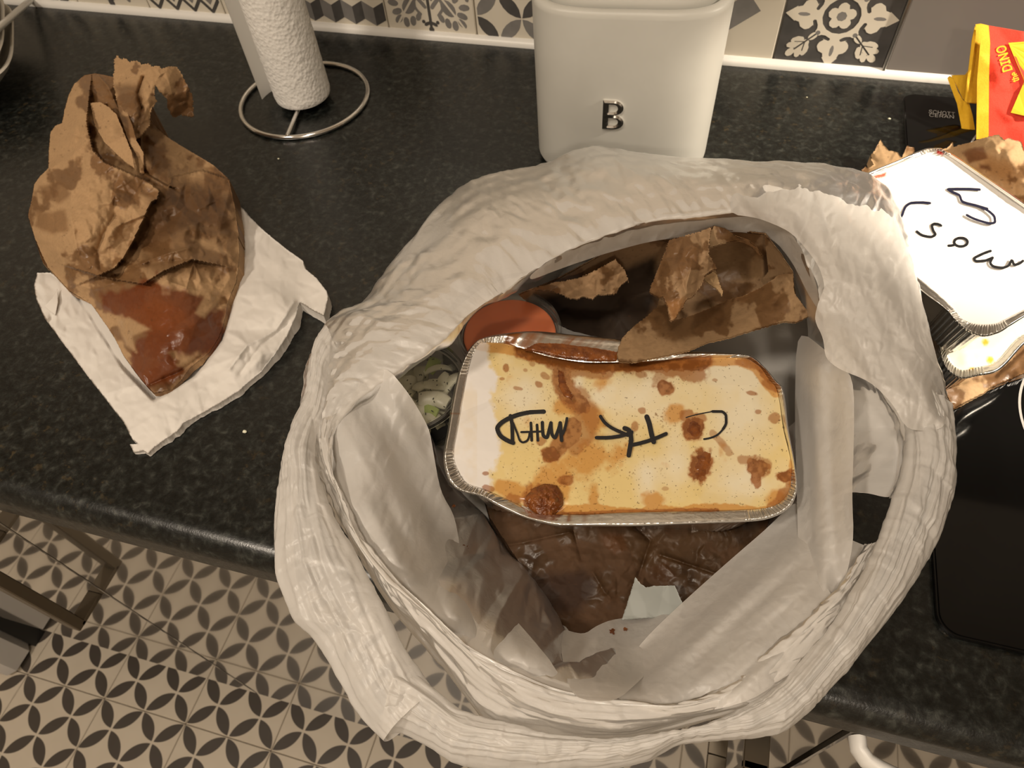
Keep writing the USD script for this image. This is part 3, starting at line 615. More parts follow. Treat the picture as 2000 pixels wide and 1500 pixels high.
slab('piping', [(1132, 135), (1146, 128), (1142, 250), (1100, 560), (1042, 945), (1022, 930), (1070, 540), (1100, 280)], lambda x, y: yf(x, y) + .004, M['yellow_cloth'])
slab('side_fold', [(880, 660), (1030, 655), (1070, 600), (1150, 940), (1150, 960), (1045, 950), (1000, 900)], lambda x, y: yf(x, y) + .024, M['yellow_cloth'])
slab('trim_band', [(838, 690), (862, 668), (900, 690), (950, 830), (1010, 930), (1075, 965), (1110, 1090), (1146, 1300), (1150, 1400), (1012, 1400), (985, 1200), (940, 960)], lambda x, y: yf(x, y) + .014, M['yellow_cloth'])
onbag = lambda x, y: at(x, y, y=(yf(np.asarray(x, float), np.asarray(y, float)) + .0016 * facet(np.stack([x, y], 1), 34, 9) - .0016))
dp = lambda *p: [D(*q) for q in p]
p0, p1 = D(1520, 600), D(1445, 318)
obj('lettering', text_px('DINO', 19, D(1545, 598), D(1462, 318), onbag, bold=True), M['yellow_print'], db)
obj('lettering', text_px('the', 13, D(1616, 708), D(1583, 608), onbag, bold=True), M['yellow_print'], db)
def flat_px(pts, mapper):
    pl = Polygon(densify(np.array([D(*q) for q in pts]), 5)); v, f = trimesh.creation.triangulate_polygon(pl, engine='earcut'); v = np.asarray(v); f = np.asarray(f)
    aa, bb, dd = v[f[:, 0]], v[f[:, 1]], v[f[:, 2]]; ar = (bb[:, 0] - aa[:, 0]) * (dd[:, 1] - aa[:, 1]) - (bb[:, 1] - aa[:, 1]) * (dd[:, 0] - aa[:, 0]); f[ar > 0] = f[ar > 0][:, ::-1]
    return trimesh.Trimesh(mapper(v[:, 0], v[:, 1]), f, process=False)
obj('printed_star', flat_px([(1497, 298), (1690, 284), (2100, 250), (2100, 1180), (1668, 1090), (1524, 1056), (1668, 722), (1640, 640)], onbag), M['yellow_print'], db)
# ---------------------------------------------------------------- paper colouring: dry kraft, grease soaked in, spills
DRY, GREASE, DEEP = np.array([.46, .29, .15]), np.array([.205, .105, .043]), np.array([.085, .038, .015])
def mixc(c, d, w): return c * (1 - w[:, None]) + np.asarray(d) * w[:, None]
def soft_poly(P, poly, edge, wob=0.0, scale=40, seed=0):
    """1 inside a polygon, falling to 0 over 'edge' pixels, with a ragged border."""
    pl = Polygon(poly); d = shapely.distance(pl.exterior, shapely.points(P)); d = np.where(shapely.contains_xy(pl, P[:, 0], P[:, 1]), d, -d)
    if wob: d = d + wob * fb(P, scale, seed, 4) * 2
    return sstep(-edge, edge, d)
def kraft(P, seed, level=0.0, scale=70.0, regions=(), dry=DRY, grease=1.0):
    n = fb(P, scale, seed, 5) + level
    w = sstep(-.02, .025, n); deep = sstep(.10, .24, n + .25 * fb(P, scale * .4, seed + 9, 3))
    col = np.repeat(dry[None] * 1.0, len(P), 0) * (1 + .12 * fb(P, 14, seed + 3, 3))[:, None]
    col = mixc(col, GREASE * grease, w * .92); col = mixc(col, DEEP * grease, deep * .6)
    wet = w * .8 + deep * .2
    for poly, c, edge, wob, strength in regions:
        m = soft_poly(P, poly, edge, wob, 45, seed + 17) * strength
        col = mixc(col, c, m); wet = np.maximum(wet, m) if np.max(c) > .03 else wet * (1 - .8 * m)
    sp = sstep(.24, .30, fb(P, 5.0, seed + 21, 2)) * .5; col = mixc(col, DEEP, sp)
    return np.clip(col, .004, 1), np.clip(wet, 0, 1)
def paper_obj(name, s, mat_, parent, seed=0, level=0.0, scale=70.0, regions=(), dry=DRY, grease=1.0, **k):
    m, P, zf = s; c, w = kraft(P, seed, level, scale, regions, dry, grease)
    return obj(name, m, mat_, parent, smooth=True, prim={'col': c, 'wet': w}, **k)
A1 = lambda pts: [(x / 2.857, y / 2.857) for x, y in pts]
A2 = lambda pts: [(x / 2.857, 450 + y / 2.857) for x, y in pts]

# white paper bag lying flat under the brown one
wo = A2([(208, 236), (282, 236), (320, 262), (420, 330), (700, 250), (1000, 0), (1200, -140), (1315, -172), (1400, -70), (1470, 0), (1600, 105), (1690, 168), (1702, 212), (1768, 268), (1822, 340), (1831, 372), (1806, 478), (1750, 450), (1672, 402), (1650, 480), (1600, 592), (1530, 700), (1460, 790), (1372, 860), (1330, 900), (1200, 980), (1022, 1078), (990, 1120), (860, 1210), (826, 1246), (800, 1230), (746, 1240), (725, 1194), (768, 1190), (738, 1168), (690, 1070), (580, 930), (510, 840), (360, 640), (250, 490), (204, 388), (190, 310)])
wh = [(x, y, z) for (x, y), z in zip(A2([(208, 240), (250, 480), (510, 830), (740, 1170), (800, 1230), (990, 1110), (1200, 970), (1340, 890), (1460, 780), (1600, 580), (1670, 400), (1800, 470), (1820, 350), (1690, 180), (1470, 10), (1310, -160), (700, 200), (900, 600), (1100, 200), (600, 800), (1000, 950), (1250, 780), (1420, 560), (1500, 300), (1560, 430), (1420, 720)]),
     [.004, .003, .003, .003, .003, .004, .005, .005, .006, .008, .009, .010, .012, .009, .006, .004, .003, .003, .003, .004, .006, .008, .010, .012, .017, .014])]
wp = thing('white_paper_bag', 'flat crumpled white paper bag lying on the worktop under the brown paper bag', 'paper bag')
hb_ = A2([(330, 200), (700, 200), (1240, -60), (1330, 60), (1310, 320), (1230, 610), (1080, 800), (860, 930), (700, 760), (500, 440)])
calm = lambda Q: 1 - soft_poly(Q, hb_, 12)
s_ = sheet(wo, wh, step=3.0, seed=11, bottom=.0005, jag=.5, extra=lambda Q: -.03 * soft_poly(Q, hb_, 9) + calm(Q) * (.0034 * facet(Q, 62, 41, (1, 1.5), .7) + .0016 * facet(Q, 26, 43) + .0006 * facet(Q, 11, 44)
     + .0030 * np.exp(-np.abs(seg_dist(Q, A2([(1280, 770), (1380, 640), (1540, 560), (1640, 400)]))) / 5) - .003 * np.exp(-np.abs(seg_dist(Q, A2([(1340, 800), (1460, 640), (1600, 520)]))) / 7) + .002 * np.exp(-np.abs(seg_dist(Q, A2([(600, 910), (800, 850), (1000, 830), (1330, 700)]))) / 9)))
obj('paper_sheet', s_[0], M['white_paper'], wp, smooth=True)
s2 = sheet(A2([(318, 325), (322, 400), (308, 474), (262, 440), (248, 425), (290, 380)]), [(*A2([(318, 330)])[0], .008), (*A2([(308, 470)])[0], .0065), (*A2([(250, 425)])[0], .007), (*A2([(300, 400)])[0], .0085)], step=2.5, seed=3, thick=.0004)
obj('folded_corner', s2[0], M['white_paper'], wp, smooth=True)

# greasy brown paper bag with its neck twisted shut
bo = A1([(640, 432), (585, 418), (530, 409), (470, 420), (412, 470), (382, 530), (360, 610), (345, 688), (310, 700), (281, 740), (271, 840), (268, 940), (225, 982), (190, 1030), (175, 1120), (155, 1200), (165, 1240), (200, 1350), (240, 1470)]) + A2([(200, 60), (230, 130), (270, 212), (390, 342), (510, 412), (600, 540), (640, 602), (690, 700), (760, 800), (820, 872), (860, 911), (960, 890), (1012, 838), (1060, 770), (1170, 682), (1222, 600), (1250, 520), (1272, 400), (1320, 290), (1336, 150), (1330, 30)]) + A1([(1335, 1330), (1310, 1150), (1295, 1080), (1278, 1000), (1190, 920), (1060, 842), (960, 782), (930, 760), (860, 692), (832, 660), (834, 610), (822, 540), (780, 470), (740, 436), (690, 425)])
hs = [((470, 425), .078), ((590, 425), .082), ((720, 440), .080), ((830, 600), .070), ((360, 640), .066), ((275, 800), .050), ((200, 1020), .034), ((158, 1210), .026), ((220, 1420), .022), ((870, 700), .058), ((1000, 810), .044), ((1190, 925), .034), ((1285, 1010), .028), ((1320, 1250), .022), ((1335, 1450), .020),
      ((480, 700), .084), ((620, 700), .078), ((720, 880), .066), ((420, 1000), .068), ((600, 1100), .070), ((780, 1080), .058), ((360, 1250), .060), ((560, 1300), .062), ((950, 1000), .046), ((1050, 1200), .044), ((1000, 1400), .042), ((300, 1430), .038), ((760, 1380), .040)]
BH = [(*A1([p])[0], z) for p, z in hs] + [(*A2([p])[0], z) for p, z in [((270, 215), .012), ((390, 342), .010), ((510, 415), .009), ((640, 602), .0085), ((760, 800), .008), ((860, 908), .007), ((1010, 838), .008), ((1170, 680), .009), ((1250, 520), .011), ((1320, 290), .015), ((480, 250), .034), ((600, 220), .040), ((800, 200), .042), ((1100, 250), .036), ((700, 400), .030), ((900, 450), .037), ((1100, 500), .029), ((850, 700), .024), ((1000, 620), .030), ((900, 830), .013), ((1200, 400), .022)]]
L1 = A1([(500, 545), (486, 680), (520, 840), (585, 905), (700, 955), (822, 1010), (892, 1062), (880, 1112), (842, 1132), (800, 1230), (742, 1350), (690, 1440), (640, 1500), (572, 1530)])
L2 = A2([(420, 215), (568, 262), (800, 302), (905, 232), (1075, 165), (1200, 190)])
L3 = A1([(800, 650), (790, 780), (800, 960), (940, 1040), (950, 990), (1130, 950), (1280, 1000)])
def bag_extra(Q):
    d1, d2, d3 = seg_dist(Q, L1), seg_dist(Q, L2), seg_dist(Q, L3)
    e = np.where(d1 > 0, .0, 1) * 0
    z = .0075 * np.where(d1 > 0, np.exp(-np.abs(d1) / 26), -.55 * np.exp(-np.abs(d1) / 14))
    z += .0055 * np.where(d2 < 0, np.exp(-np.abs(d2) / 12), -.35 * np.exp(-np.abs(d2) / 12))
    z += .0035 * np.where(d3 > 0, np.exp(-np.abs(d3) / 12), -.4 * np.exp(-np.abs(d3) / 10))
    for ln, h, w in ((A1([(360, 610), (470, 640), (480, 700)]), .002, 5), (A1([(270, 945), (400, 870), (470, 800)]), .003, 6), (A1([(310, 705), (400, 745), (470, 770)]), .002, 5), (A1([(540, 415), (600, 480), (640, 560), (700, 700), (760, 940)]), .004, 5), (A1([(600, 590), (680, 740), (750, 930)]), -.006, 5), (A1([(660, 560), (760, 780), (800, 960)]), -.007, 5),
                     (A1([(560, 1500), (545, 1400), (580, 1300), (640, 1200)]), -.004, 9), (A1([(400, 1060), (395, 1200), (430, 1400)]), .003, 9), (A2([(640, 250), (800, 190), (1060, 160)]), -.003, 4), (A2([(420, 300), (520, 330), (620, 300)]), .002, 6), (A2([(700, 230), (900, 140), (1050, 100)]), .003, 5), (A2([(840, 860), (1000, 790), (1120, 700)]), -.003, 4), (A2([(930, 280), (1040, 320), (1080, 180), (1120, 280)]), .0025, 5)):
        z += h * np.exp(-np.abs(seg_dist(Q, ln)) / w)
    amp = 1 - .55 * soft_poly(Q, A2([(620, 330), (1150, 330), (1250, 520), (1060, 770), (860, 900), (700, 660)]), 20)
    return z + amp * (.0040 * facet(Q, 46, 7, (1, 1.4), .5) + .0019 * facet(Q, 21, 8, (1, 1.3), -.4) + .0007 * facet(Q, 9, 9))
chick = A2([(600, 380), (700, 310), (900, 290), (1060, 330), (1170, 350), (1120, 470), (1240, 480), (1240, 600), (1170, 690), (1040, 770), (860, 860), (760, 760), (730, 620), (860, 560), (780, 510), (650, 450)])
rightdark = A1([(800, 680), (900, 760), (1000, 1000), (1270, 1010), (1330, 1500), (1200, 1560), (760, 1500), (860, 1130), (900, 1050), (800, 960)])
regs = [(rightdark, GREASE * .8, 18, 26, .75), (A1([(830, 1100), (960, 1040), (1270, 1100), (1280, 1300), (1100, 1250), (850, 1350), (760, 1380)]), DEEP, 16, 22, .7), (A1([(1060, 1330), (1180, 1330), (1290, 1410), (1300, 1440), (1150, 1400)]), DRY, 5, 12, .85), (A1([(930, 960), (1060, 920), (1170, 950), (1100, 980), (950, 1000)]), DRY * .9, 6, 10, .7),
        (chick, (.15, .036, .009), 9, 70, .93), (A2([(700, 480), (850, 380), (1000, 420), (1060, 520), (900, 560), (760, 540)]), (.22, .06, .014), 14, 30, .5), (A2([(820, 870), (960, 840), (1100, 720), (1000, 880), (870, 908)]), (.10, .04, .012), 6, 5, .7), (A2([(1090, 460), (1180, 300), (1240, 290), (1230, 380), (1140, 480)]), DRY, 4, 8, .9), (A2([(650, 500), (720, 490), (830, 550), (740, 590), (760, 680), (700, 640)]), DRY, 4, 8, .9),
        (A1([(520, 590), (600, 600), (740, 900), (700, 905), (590, 840), (530, 720)]), DRY * .8, 5, 5, .8), (A1([(640, 560), (760, 590), (820, 680), (800, 760), (740, 780), (690, 660)]), GREASE * .7, 5, 6, .8), (A1([(600, 960), (700, 980), (890, 1070), (870, 1120), (760, 1080), (650, 1000)]), GREASE, 5, 12, .8), (A1([(220, 1040), (330, 1010), (390, 1080), (330, 1130), (230, 1110)]), GREASE * 1.1, 6, 12, .7), (A1([(210, 1190), (360, 1170), (380, 1280), (290, 1310), (200, 1260)]), GREASE * 1.2, 5, 10, .7)]
bb_ = thing('brown_paper_bag', 'grease-stained brown paper bag with twisted neck lying on white paper', 'paper bag')
paper_obj('bag_body', sheet(bo, BH, step=2.0, seed=5, bottom=.0058, extra=bag_extra, jag=.4, smoothing=1e-7), M['kraft'], bb_, seed=5, level=-.035, scale=60, regions=regs)
fl = A1([(640, 372), (636, 340), (655, 305), (668, 332), (700, 325), (722, 345), (760, 338), (790, 360), (826, 352), (845, 372), (880, 365), (905, 385), (940, 372), (985, 372), (1010, 410), (1052, 490), (1076, 540), (1078, 652), (1012, 640), (965, 652), (935, 600), (930, 552), (882, 500), (862, 470), (862, 540), (874, 560), (842, 612), (832, 702), (782, 762), (740, 780), (700, 660), (650, 560), (628, 450)])
flh = [(*A1([p])[0], z) for p, z in [((650, 320), .088), ((800, 360), .094), ((985, 380), .088), ((1075, 560), .066), ((1020, 640), .058), ((640, 450), .086), ((740, 770), .074), ((830, 650), .078), ((780, 520), .094), ((900, 440), .092)]]
paper_obj('torn_flap', sheet(fl, flh, step=1.6, seed=8, thick=.0006, jag=1.6, crumple=[(22, .0018, (1, 1.5), .3), (9, .0007, (1, 1), 0)], extra=lambda Q: -.006 * np.exp(-np.abs(seg_dist(Q, A1([(800, 430), (770, 520), (790, 600)]))) / 5)), M['kraft'], bb_, seed=12, level=.0, scale=32, regions=[(A1([(640, 480), (780, 470), (820, 680), (740, 780), (700, 650)]), GREASE * .8, 8, 8, .8)])
tg = A1([(505, 575), (560, 570), (610, 600), (650, 640), (690, 740), (735, 850), (752, 940), (700, 905), (640, 850), (580, 790), (530, 700)])
paper_obj('folded_tongue', sheet(tg, [(*A1([p])[0], z) for p, z in [((520, 580), .088), ((610, 610), .093), ((690, 740), .089), ((745, 930), .080), ((640, 840), .082), ((540, 700), .085), ((610, 720), .092)]], step=1.8, seed=9, thick=.0006, jag=.6, crumple=[(18, .0008, (1, 2), 1.0)]), M['kraft'], bb_, seed=15, level=-.12, scale=40)
tg2 = A1([(650, 560), (680, 560), (740, 700), (760, 785), (800, 850), (802, 965), (780, 960), (770, 880), (720, 790), (670, 650)])
paper_obj('folded_tongue', sheet(tg2, [(*A1([p])[0], z) for p, z in [((660, 570), .086), ((740, 720), .086), ((800, 860), .078), ((795, 960), .072), ((720, 780), .084)]], step=1.8, seed=10, thick=.0006, jag=.6, crumple=[(14, .0006, (1, 2), 1.0)]), M['kraft'], bb_, seed=16, level=-.06, scale=40)

# ---------------------------------------------------------------- stacked foil trays and brown paper on the hob
A5 = lambda pts: [(1400 + x / 2.727, 250 + y / 2.727) for x, y in pts]
po = A5([(770, 222), (790, 206), (806, 216), (835, 195), (815, 150), (842, 120), (872, 60), (890, 90), (912, 118), (962, 126), (985, 160), (1015, 94), (1056, 106), (1046, 150), (1130, 120), (1225, 108), (1255, 78), (1262, 100), (1400, 60), (1470, 40), (1500, 34), (1530, 62), (1562, 55), (1620, 72), (1640, 130), (1900, 300), (2080, 700), (1950, 1120), (1640, 1308), (1450, 1388), (1440, 1402), (1262, 1496), (1235, 1440), (1050, 1200), (900, 800), (860, 400)])
ph = [(x, y, z) for (x, y), z in zip(A5([(780, 215), (870, 70), (1050, 100), (1260, 80), (1500, 40), (1640, 140), (1900, 320), (2060, 700), (1940, 1100), (1640, 1300), (1440, 1395), (1262, 1490), (1050, 1200), (900, 800), (1000, 170), (1400, 120), (1560, 180), (1500, 260), (1200, 600), (1500, 800), (1600, 1250), (1400, 1340), (1350, 1380)]),
     [.012, .020, .020, .018, .052, .045, .02, .006, .006, .010, .009, .007, .006, .006, .018, .040, .045, .02, .007, .007, .010, .010, .010])]
lo_o = A5([(900, 900), (1150, 980), (1200, 1240), (1232, 1296), (1310, 1336), (1395, 1320), (1470, 1306), (1640, 1150), (1880, 960), (1860, 700), (1500, 380), (1150, 420), (880, 640)])
rb = thing('brown_paper_bag', 'flattened brown paper bag under the stacked foil trays on the hob', 'paper bag')
paper_obj('paper_sheet', sheet(po, ph, step=3.0, seed=21, bottom=.0052, jag=1.0, extra=lambda Q: (1 - np.maximum(soft_poly(Q, np.array(lo_o), 26), soft_poly(Q, np.array(lo_o) + [0, 24], 20))) * (.0028 * facet(Q, 60, 61, (1, 1.4), .4) + .0014 * facet(Q, 26, 62) + .0005 * facet(Q, 10, 63)) - .02 * soft_poly(Q, np.array(lo_o), 16)), M['kraft'], rb, seed=22, level=-.055, scale=45, dry=np.array([.52, .34, .18]),
          regions=[(A5([(1300, 130), (1420, 110), (1440, 160), (1340, 200)]), (.16, .05, .02), 3, 14, .75), (A5([(1390, 190), (1450, 195), (1460, 230), (1400, 220)]), (.14, .045, .02), 3, 9, .8)])

def foil_tray(parent, pairs, zr, body_h, wet=None, seed=0, corner=lambda P: 0, lid_lift=.0012, body=True, n=700, rim_h=.0035, drop=.010):
    """Rim, crimped over the lid, and tapering sides of a takeaway tray; pairs: (outer edge, lid edge) points of its contour in the photograph."""
    o = np.array([a for a, b in pairs], float); l = np.array([b for a, b in pairs], float)
    s = np.r_[0, np.cumsum(np.linalg.norm(np.diff(np.vstack([o, o[:1]]), axis=0), axis=1))]; u = np.linspace(0, s[-1], n, endpoint=False)
    f = lambda q: PchipInterpolator(np.r_[s[-2] - s[-1], s, s[-1] + s[1]], np.vstack([q[-1], q, q[:1], q[1:2]]))(u)
    O, L = f(o), f(l); zr_ = zr(O)
    crn = corner(O)
    ple = crn * (np.sin(u * .95) * .0010 + .0006 * np.sin(u * 2.3 + 1)) + .00035 * fb(np.c_[u, 0 * u], 9, seed, 3)
    rows = []
    for t, dz in ((0.0, .0004), (.10, .0012), (.28, .5 * rim_h), (.5, rim_h * .75), (.72, rim_h), (.86, rim_h * 1.05), (1.0, rim_h * .55), (1.02, -.0012)):
        Q = L * (1 - t) + O * t; rows.append(at(Q[:, 0], Q[:, 1], z=zr_ + dz + ple * (1.5 if .05 < t < 1.01 else .3)))
    top = rows[-1]; c = top.mean(0)
    d = c - top; d[:, 2] = 0; d /= np.linalg.norm(d, axis=1, keepdims=True)
    ins = top + d * .007; rows.append(ins - [0, 0, .0006])
    zb = (zr_ - body_h); flo_ = max(0, float(zb.min()))
    for q, inn in ((.03, .0), (.55, drop * .55), (.97, drop), (1.0, drop + .002)):
        r = ins + d * (inn + .0008 * crn * np.sin(u * .5))[:, None]; r[:, 2] = ins[:, 2] - body_h * q; rows.append(r)
    P = np.stack(rows, 1); m = grid_mesh(P, wrap_u=True, flip=True)
    cb = len(m.vertices); nv = P.shape[1]; k = np.arange(n); k2 = (k + 1) % n
    v = np.vstack([m.vertices, P[:, -1].mean(0)]); ff = np.vstack([m.faces, np.stack([k * nv + nv - 1, k2 * nv + nv - 1, np.full(n, cb)], 1)])
    pp = np.vstack([np.repeat(O[:, None], nv, 1).reshape(-1, 2), [[0, 0]]])
    tt = np.r_[np.tile(np.arange(nv), n), 99]
    w = np.zeros(len(v)) if wet is None else wet(pp, tt)
    obj('foil_tray', trimesh.Trimesh(v, ff, process=False), M['foil'], parent, smooth=True, prim={'wet': w})
    return O, L
def card_lid(parent, L, zf, color, step=2.2, name='card_lid', seed=0):
    s = sheet(L, [(1000, 700, 0), (1300, 700, 0), (1000, 1000, 0)], step=step, seed=seed, thick=.0009, extra=zf)
    m, P, z = s; c, w = color(P)
    obj(name, m, M['card'], parent, smooth=True, prim={'col': np.clip(c, .003, 1), 'wet': np.clip(w, 0, 1)})
    return z
flat = lambda z: (lambda Q: np.full(len(Q), z))
# lower tray of the stack
lt = thing('foil_tray', 'lower foil takeaway tray with yellow-smudged white lid, bottom of the stack on the hob', 'takeaway tray')
cxy = np.mean(lo_o, 0); pr = [(np.array(q), np.array(q) + (cxy - q) / np.linalg.norm(cxy - q) * 17) for q in lo_o]
_, LL = foil_tray(lt, pr, flat(.0455), .0345, seed=4, corner=lambda P: soft_poly(P, A5([(1150, 1200), (1420, 1280), (1420, 1400), (1180, 1360)]), 8))
def col_low(P):
    c = np.repeat([[.80, .76, .66]], len(P), 0); m = sstep(.02, .2, fb(P, 60, 3)) * .5; c = mixc(c, (.80, .66, .28), m)
    for x, y, r in ((1455, 1235, 26), (1360, 1290, 22), (1430, 1140, 24)):
        q = A5([(x, y)])[0]; c = mixc(c, (.78, .42, .02), sstep(r / 2.7, r / 6, np.linalg.norm(P - q, axis=1) + 4 * fb(P, 8, 5)))
    return c, m * .6
card_lid(lt, LL, lambda Q: .0459 + .0006 * facet(Q, 40, 5), col_low, step=4)
# upper tray, lid lettered in marker
ut = thing('foil_tray', 'upper foil takeaway tray with clean white lettered lid, on top of the stack', 'takeaway tray')
up_pairs = [(A5([a])[0], A5([b])[0]) for a, b in [((640, 330), (700, 345)), ((800, 240), (835, 256)), ((960, 174), (975, 190)), ((1090, 118), (1110, 140)), ((1125, 108), (1140, 124)), ((1185, 106), (1178, 122)), ((1230, 126), (1215, 140)), ((1420, 252), (1400, 262)), ((1640, 402), (1612, 410)), ((1900, 590), (1870, 600)), ((2020, 700), (1985, 705)), ((2040, 760), (1990, 770)), ((2000, 815), (1960, 815)), ((1800, 920), (1770, 905)), ((1640, 1005), (1640, 968)), ((1560, 1055), (1535, 1022)), ((1500, 1092), (1490, 1042)), ((1420, 1112), (1430, 1048)), ((1340, 1085), (1370, 1042)), ((1262, 1020), (1310, 1018)), ((1225, 975), (1255, 955)), ((1120, 895), (1150, 860)), ((900, 720), (940, 700)), ((700, 560), (740, 550)), ((580, 450), (630, 450)), ((560, 390), (612, 398))]]
crn2 = lambda P: np.maximum(soft_poly(P, A5([(1230, 930), (1560, 1030), (1560, 1150), (1230, 1150)]), 6), soft_poly(P, A5([(1080, 80), (1240, 80), (1240, 160), (1080, 160)]), 6))
ZU = .0855
red_wet = lambda pp, tt: np.where((tt < 5), np.maximum(soft_poly(pp, A5([(1130, 80), (1215, 90), (1215, 150), (1130, 140)]), 3, 6, 8, 3), soft_poly(pp, A5([(1270, 130), (1330, 180), (1310, 220), (1250, 160)]), 2)) * .8, 0)
_, UL = foil_tray(ut, up_pairs, flat(ZU), .0355, seed=6, corner=crn2, rim_h=.0028)
zu = lambda Q: ZU + .0002 + .0009 * facet(Q, 120, 8) + .0004 * fb(Q, 60, 3)
def col_up(P):
    c = np.repeat([[.82, .785, .74]], len(P), 0); w = np.zeros(len(P))
    for pl, cc in ((A5([(1165, 104), (1200, 112), (1215, 135), (1200, 150), (1175, 138)]), (.55, .05, .035)), (A5([(1272, 140), (1300, 148), (1325, 182), (1295, 180)]), (.32, .008, .008)), (A5([(1320, 180), (1400, 228), (1390, 240), (1330, 205)]), (.62, .12, .08)), (A5([(835, 252), (900, 240), (895, 258), (840, 268)]), (.60, .14, .08))):
        m = soft_poly(P, pl, 1.5, 5, 9, 4); c = mixc(c, cc, m); w = np.maximum(w, m)
    c = mixc(c, (.45, .42, .38), sstep(.30, .33, fb(P, 4, 77, 1)) * .0)
    c = mixc(c, (.60, .56, .50), sstep(.05, .25, fb(P, 30, 9)) * soft_poly(P, A5([(1050, 520), (1250, 560), (1500, 660), (1450, 780), (1100, 640)]), 25) * .35)
    return c, w
zfu = card_lid(ut, UL, zu, col_up, step=2.6)
obj('handwriting', strokes([A5(q) for q in ([(1135, 400), (1090, 396), (1042, 398), (1008, 416), (995, 440), (988, 462), (976, 478)], [(1400, 328), (1312, 324), (1232, 326), (1262, 344), (1292, 358), (1304, 388), (1380, 412), (1440, 430)], [(1412, 424), (1455, 448), (1480, 478), (1482, 500), (1462, 508), (1400, 494), (1362, 480), (1332, 464)])], 4.6, zfu, .0008), M['ink_blue'], ut)
ring = [(1300 + 36 * math.cos(t), 608 + 23 * math.sin(t)) for t in np.linspace(2.7, 2.7 + 6.6, 16)]
obj('handwriting', strokes([A5(q) for q in ([(1194, 520), (1160, 510), (1146, 520), (1152, 545), (1164, 566), (1140, 580), (1102, 574), (1066, 552)], [(1235, 627)] + ring, [(1458, 655), (1400, 678), (1370, 698), (1382, 710), (1430, 706), (1470, 690), (1456, 718), (1476, 738), (1520, 744), (1555, 732), (1572, 704), (1584, 728), (1630, 708)])], 4.8, zfu, .0008), M['ink'], ut)
# ---------------------------------------------------------------- what is inside the carrier bag
A7 = lambda pts: [(800 + x / 2.5, 550 + y / 2.5) for x, y in pts]
AB = lambda pts: [(1080 + x / 3.846, 420 + y / 3.846) for x, y in pts]
AG = lambda pts: [(940 + x / 3.571, 1000 + y / 3.571) for x, y in pts]
# greasy brown bag lying under the tray
go = [(955, 850), (1100, 830), (1300, 840), (1470, 860), (1515, 930), (1512, 985), (1495, 1040), (1440, 1120), (1400, 1180), (1330, 1215), (1225, 1240), (1150, 1248), (1095, 1235), (1050, 1150), (1000, 1080), (955, 1010), (935, 940)]
gh = [(955, 850, .016), (1300, 840, .018), (1500, 880, .018), (1510, 980, .020), (1440, 1110, .022), (1330, 1205, .016), (1150, 1240, .012), (1095, 1230, .010), (1000, 1080, .016), (940, 960, .014), (1050, 1000, .022), (1150, 1080, .024), (1220, 1060, .024), (1300, 1080, .023), (1400, 1060, .022), (1180, 1170, .020), (1240, 1150, .019), (1290, 1130, .020)]
def gx_(Q):
    z = .0022 * facet(Q, 52, 3, (1.5, 1), .2) + .001 * facet(Q, 20, 4) + .0004 * facet(Q, 9, 5)
    for ln, h, w in ((AG([(120, 240), (300, 210), (620, 140)]), .0028, 4), (AG([(1250, 300), (1400, 350), (1640, 430)]), .0032, 4), (AG([(1070, 100), (1180, 200), (1100, 440)]), -.003, 6), (AG([(780, 420), (860, 560), (900, 600)]), .002, 5), (AG([(640, 120), (700, 330)]), -.002, 5)): z = z + h * np.exp(-np.abs(seg_dist(Q, ln)) / w)
    return z
gb = thing('brown_paper_bag', 'dark grease-soaked brown paper bag under the large foil tray', 'paper bag')
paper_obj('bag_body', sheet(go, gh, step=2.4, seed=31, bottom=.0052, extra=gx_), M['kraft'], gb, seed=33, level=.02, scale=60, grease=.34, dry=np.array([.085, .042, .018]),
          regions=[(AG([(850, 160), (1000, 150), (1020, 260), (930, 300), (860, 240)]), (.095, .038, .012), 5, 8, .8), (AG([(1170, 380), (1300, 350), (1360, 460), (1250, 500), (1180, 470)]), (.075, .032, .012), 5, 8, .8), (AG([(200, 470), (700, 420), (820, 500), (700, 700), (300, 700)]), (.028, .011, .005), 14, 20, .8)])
op = AG([(1075, 455), (1110, 500), (1150, 525), (1200, 515), (1350, 512), (1415, 660), (1370, 725), (980, 752), (1000, 690)])
wtl = thing('white_paper_scrap', 'small bluish white torn paper scrap on the greasy brown bag, low in the carrier bag', 'paper scrap')
obj('scrap', sheet(op, [(*AG([p])[0], z) for p, z in [((1075, 455), .0285), ((1350, 512), .0275), ((1415, 660), .0255), ((980, 752), .024), ((1180, 620), .027)]], step=2.5, seed=35, thick=.0006, jag=.7, crumple=[(24, .0008, (1, 1), 0)])[0], M['scrap'], wtl, smooth=True)

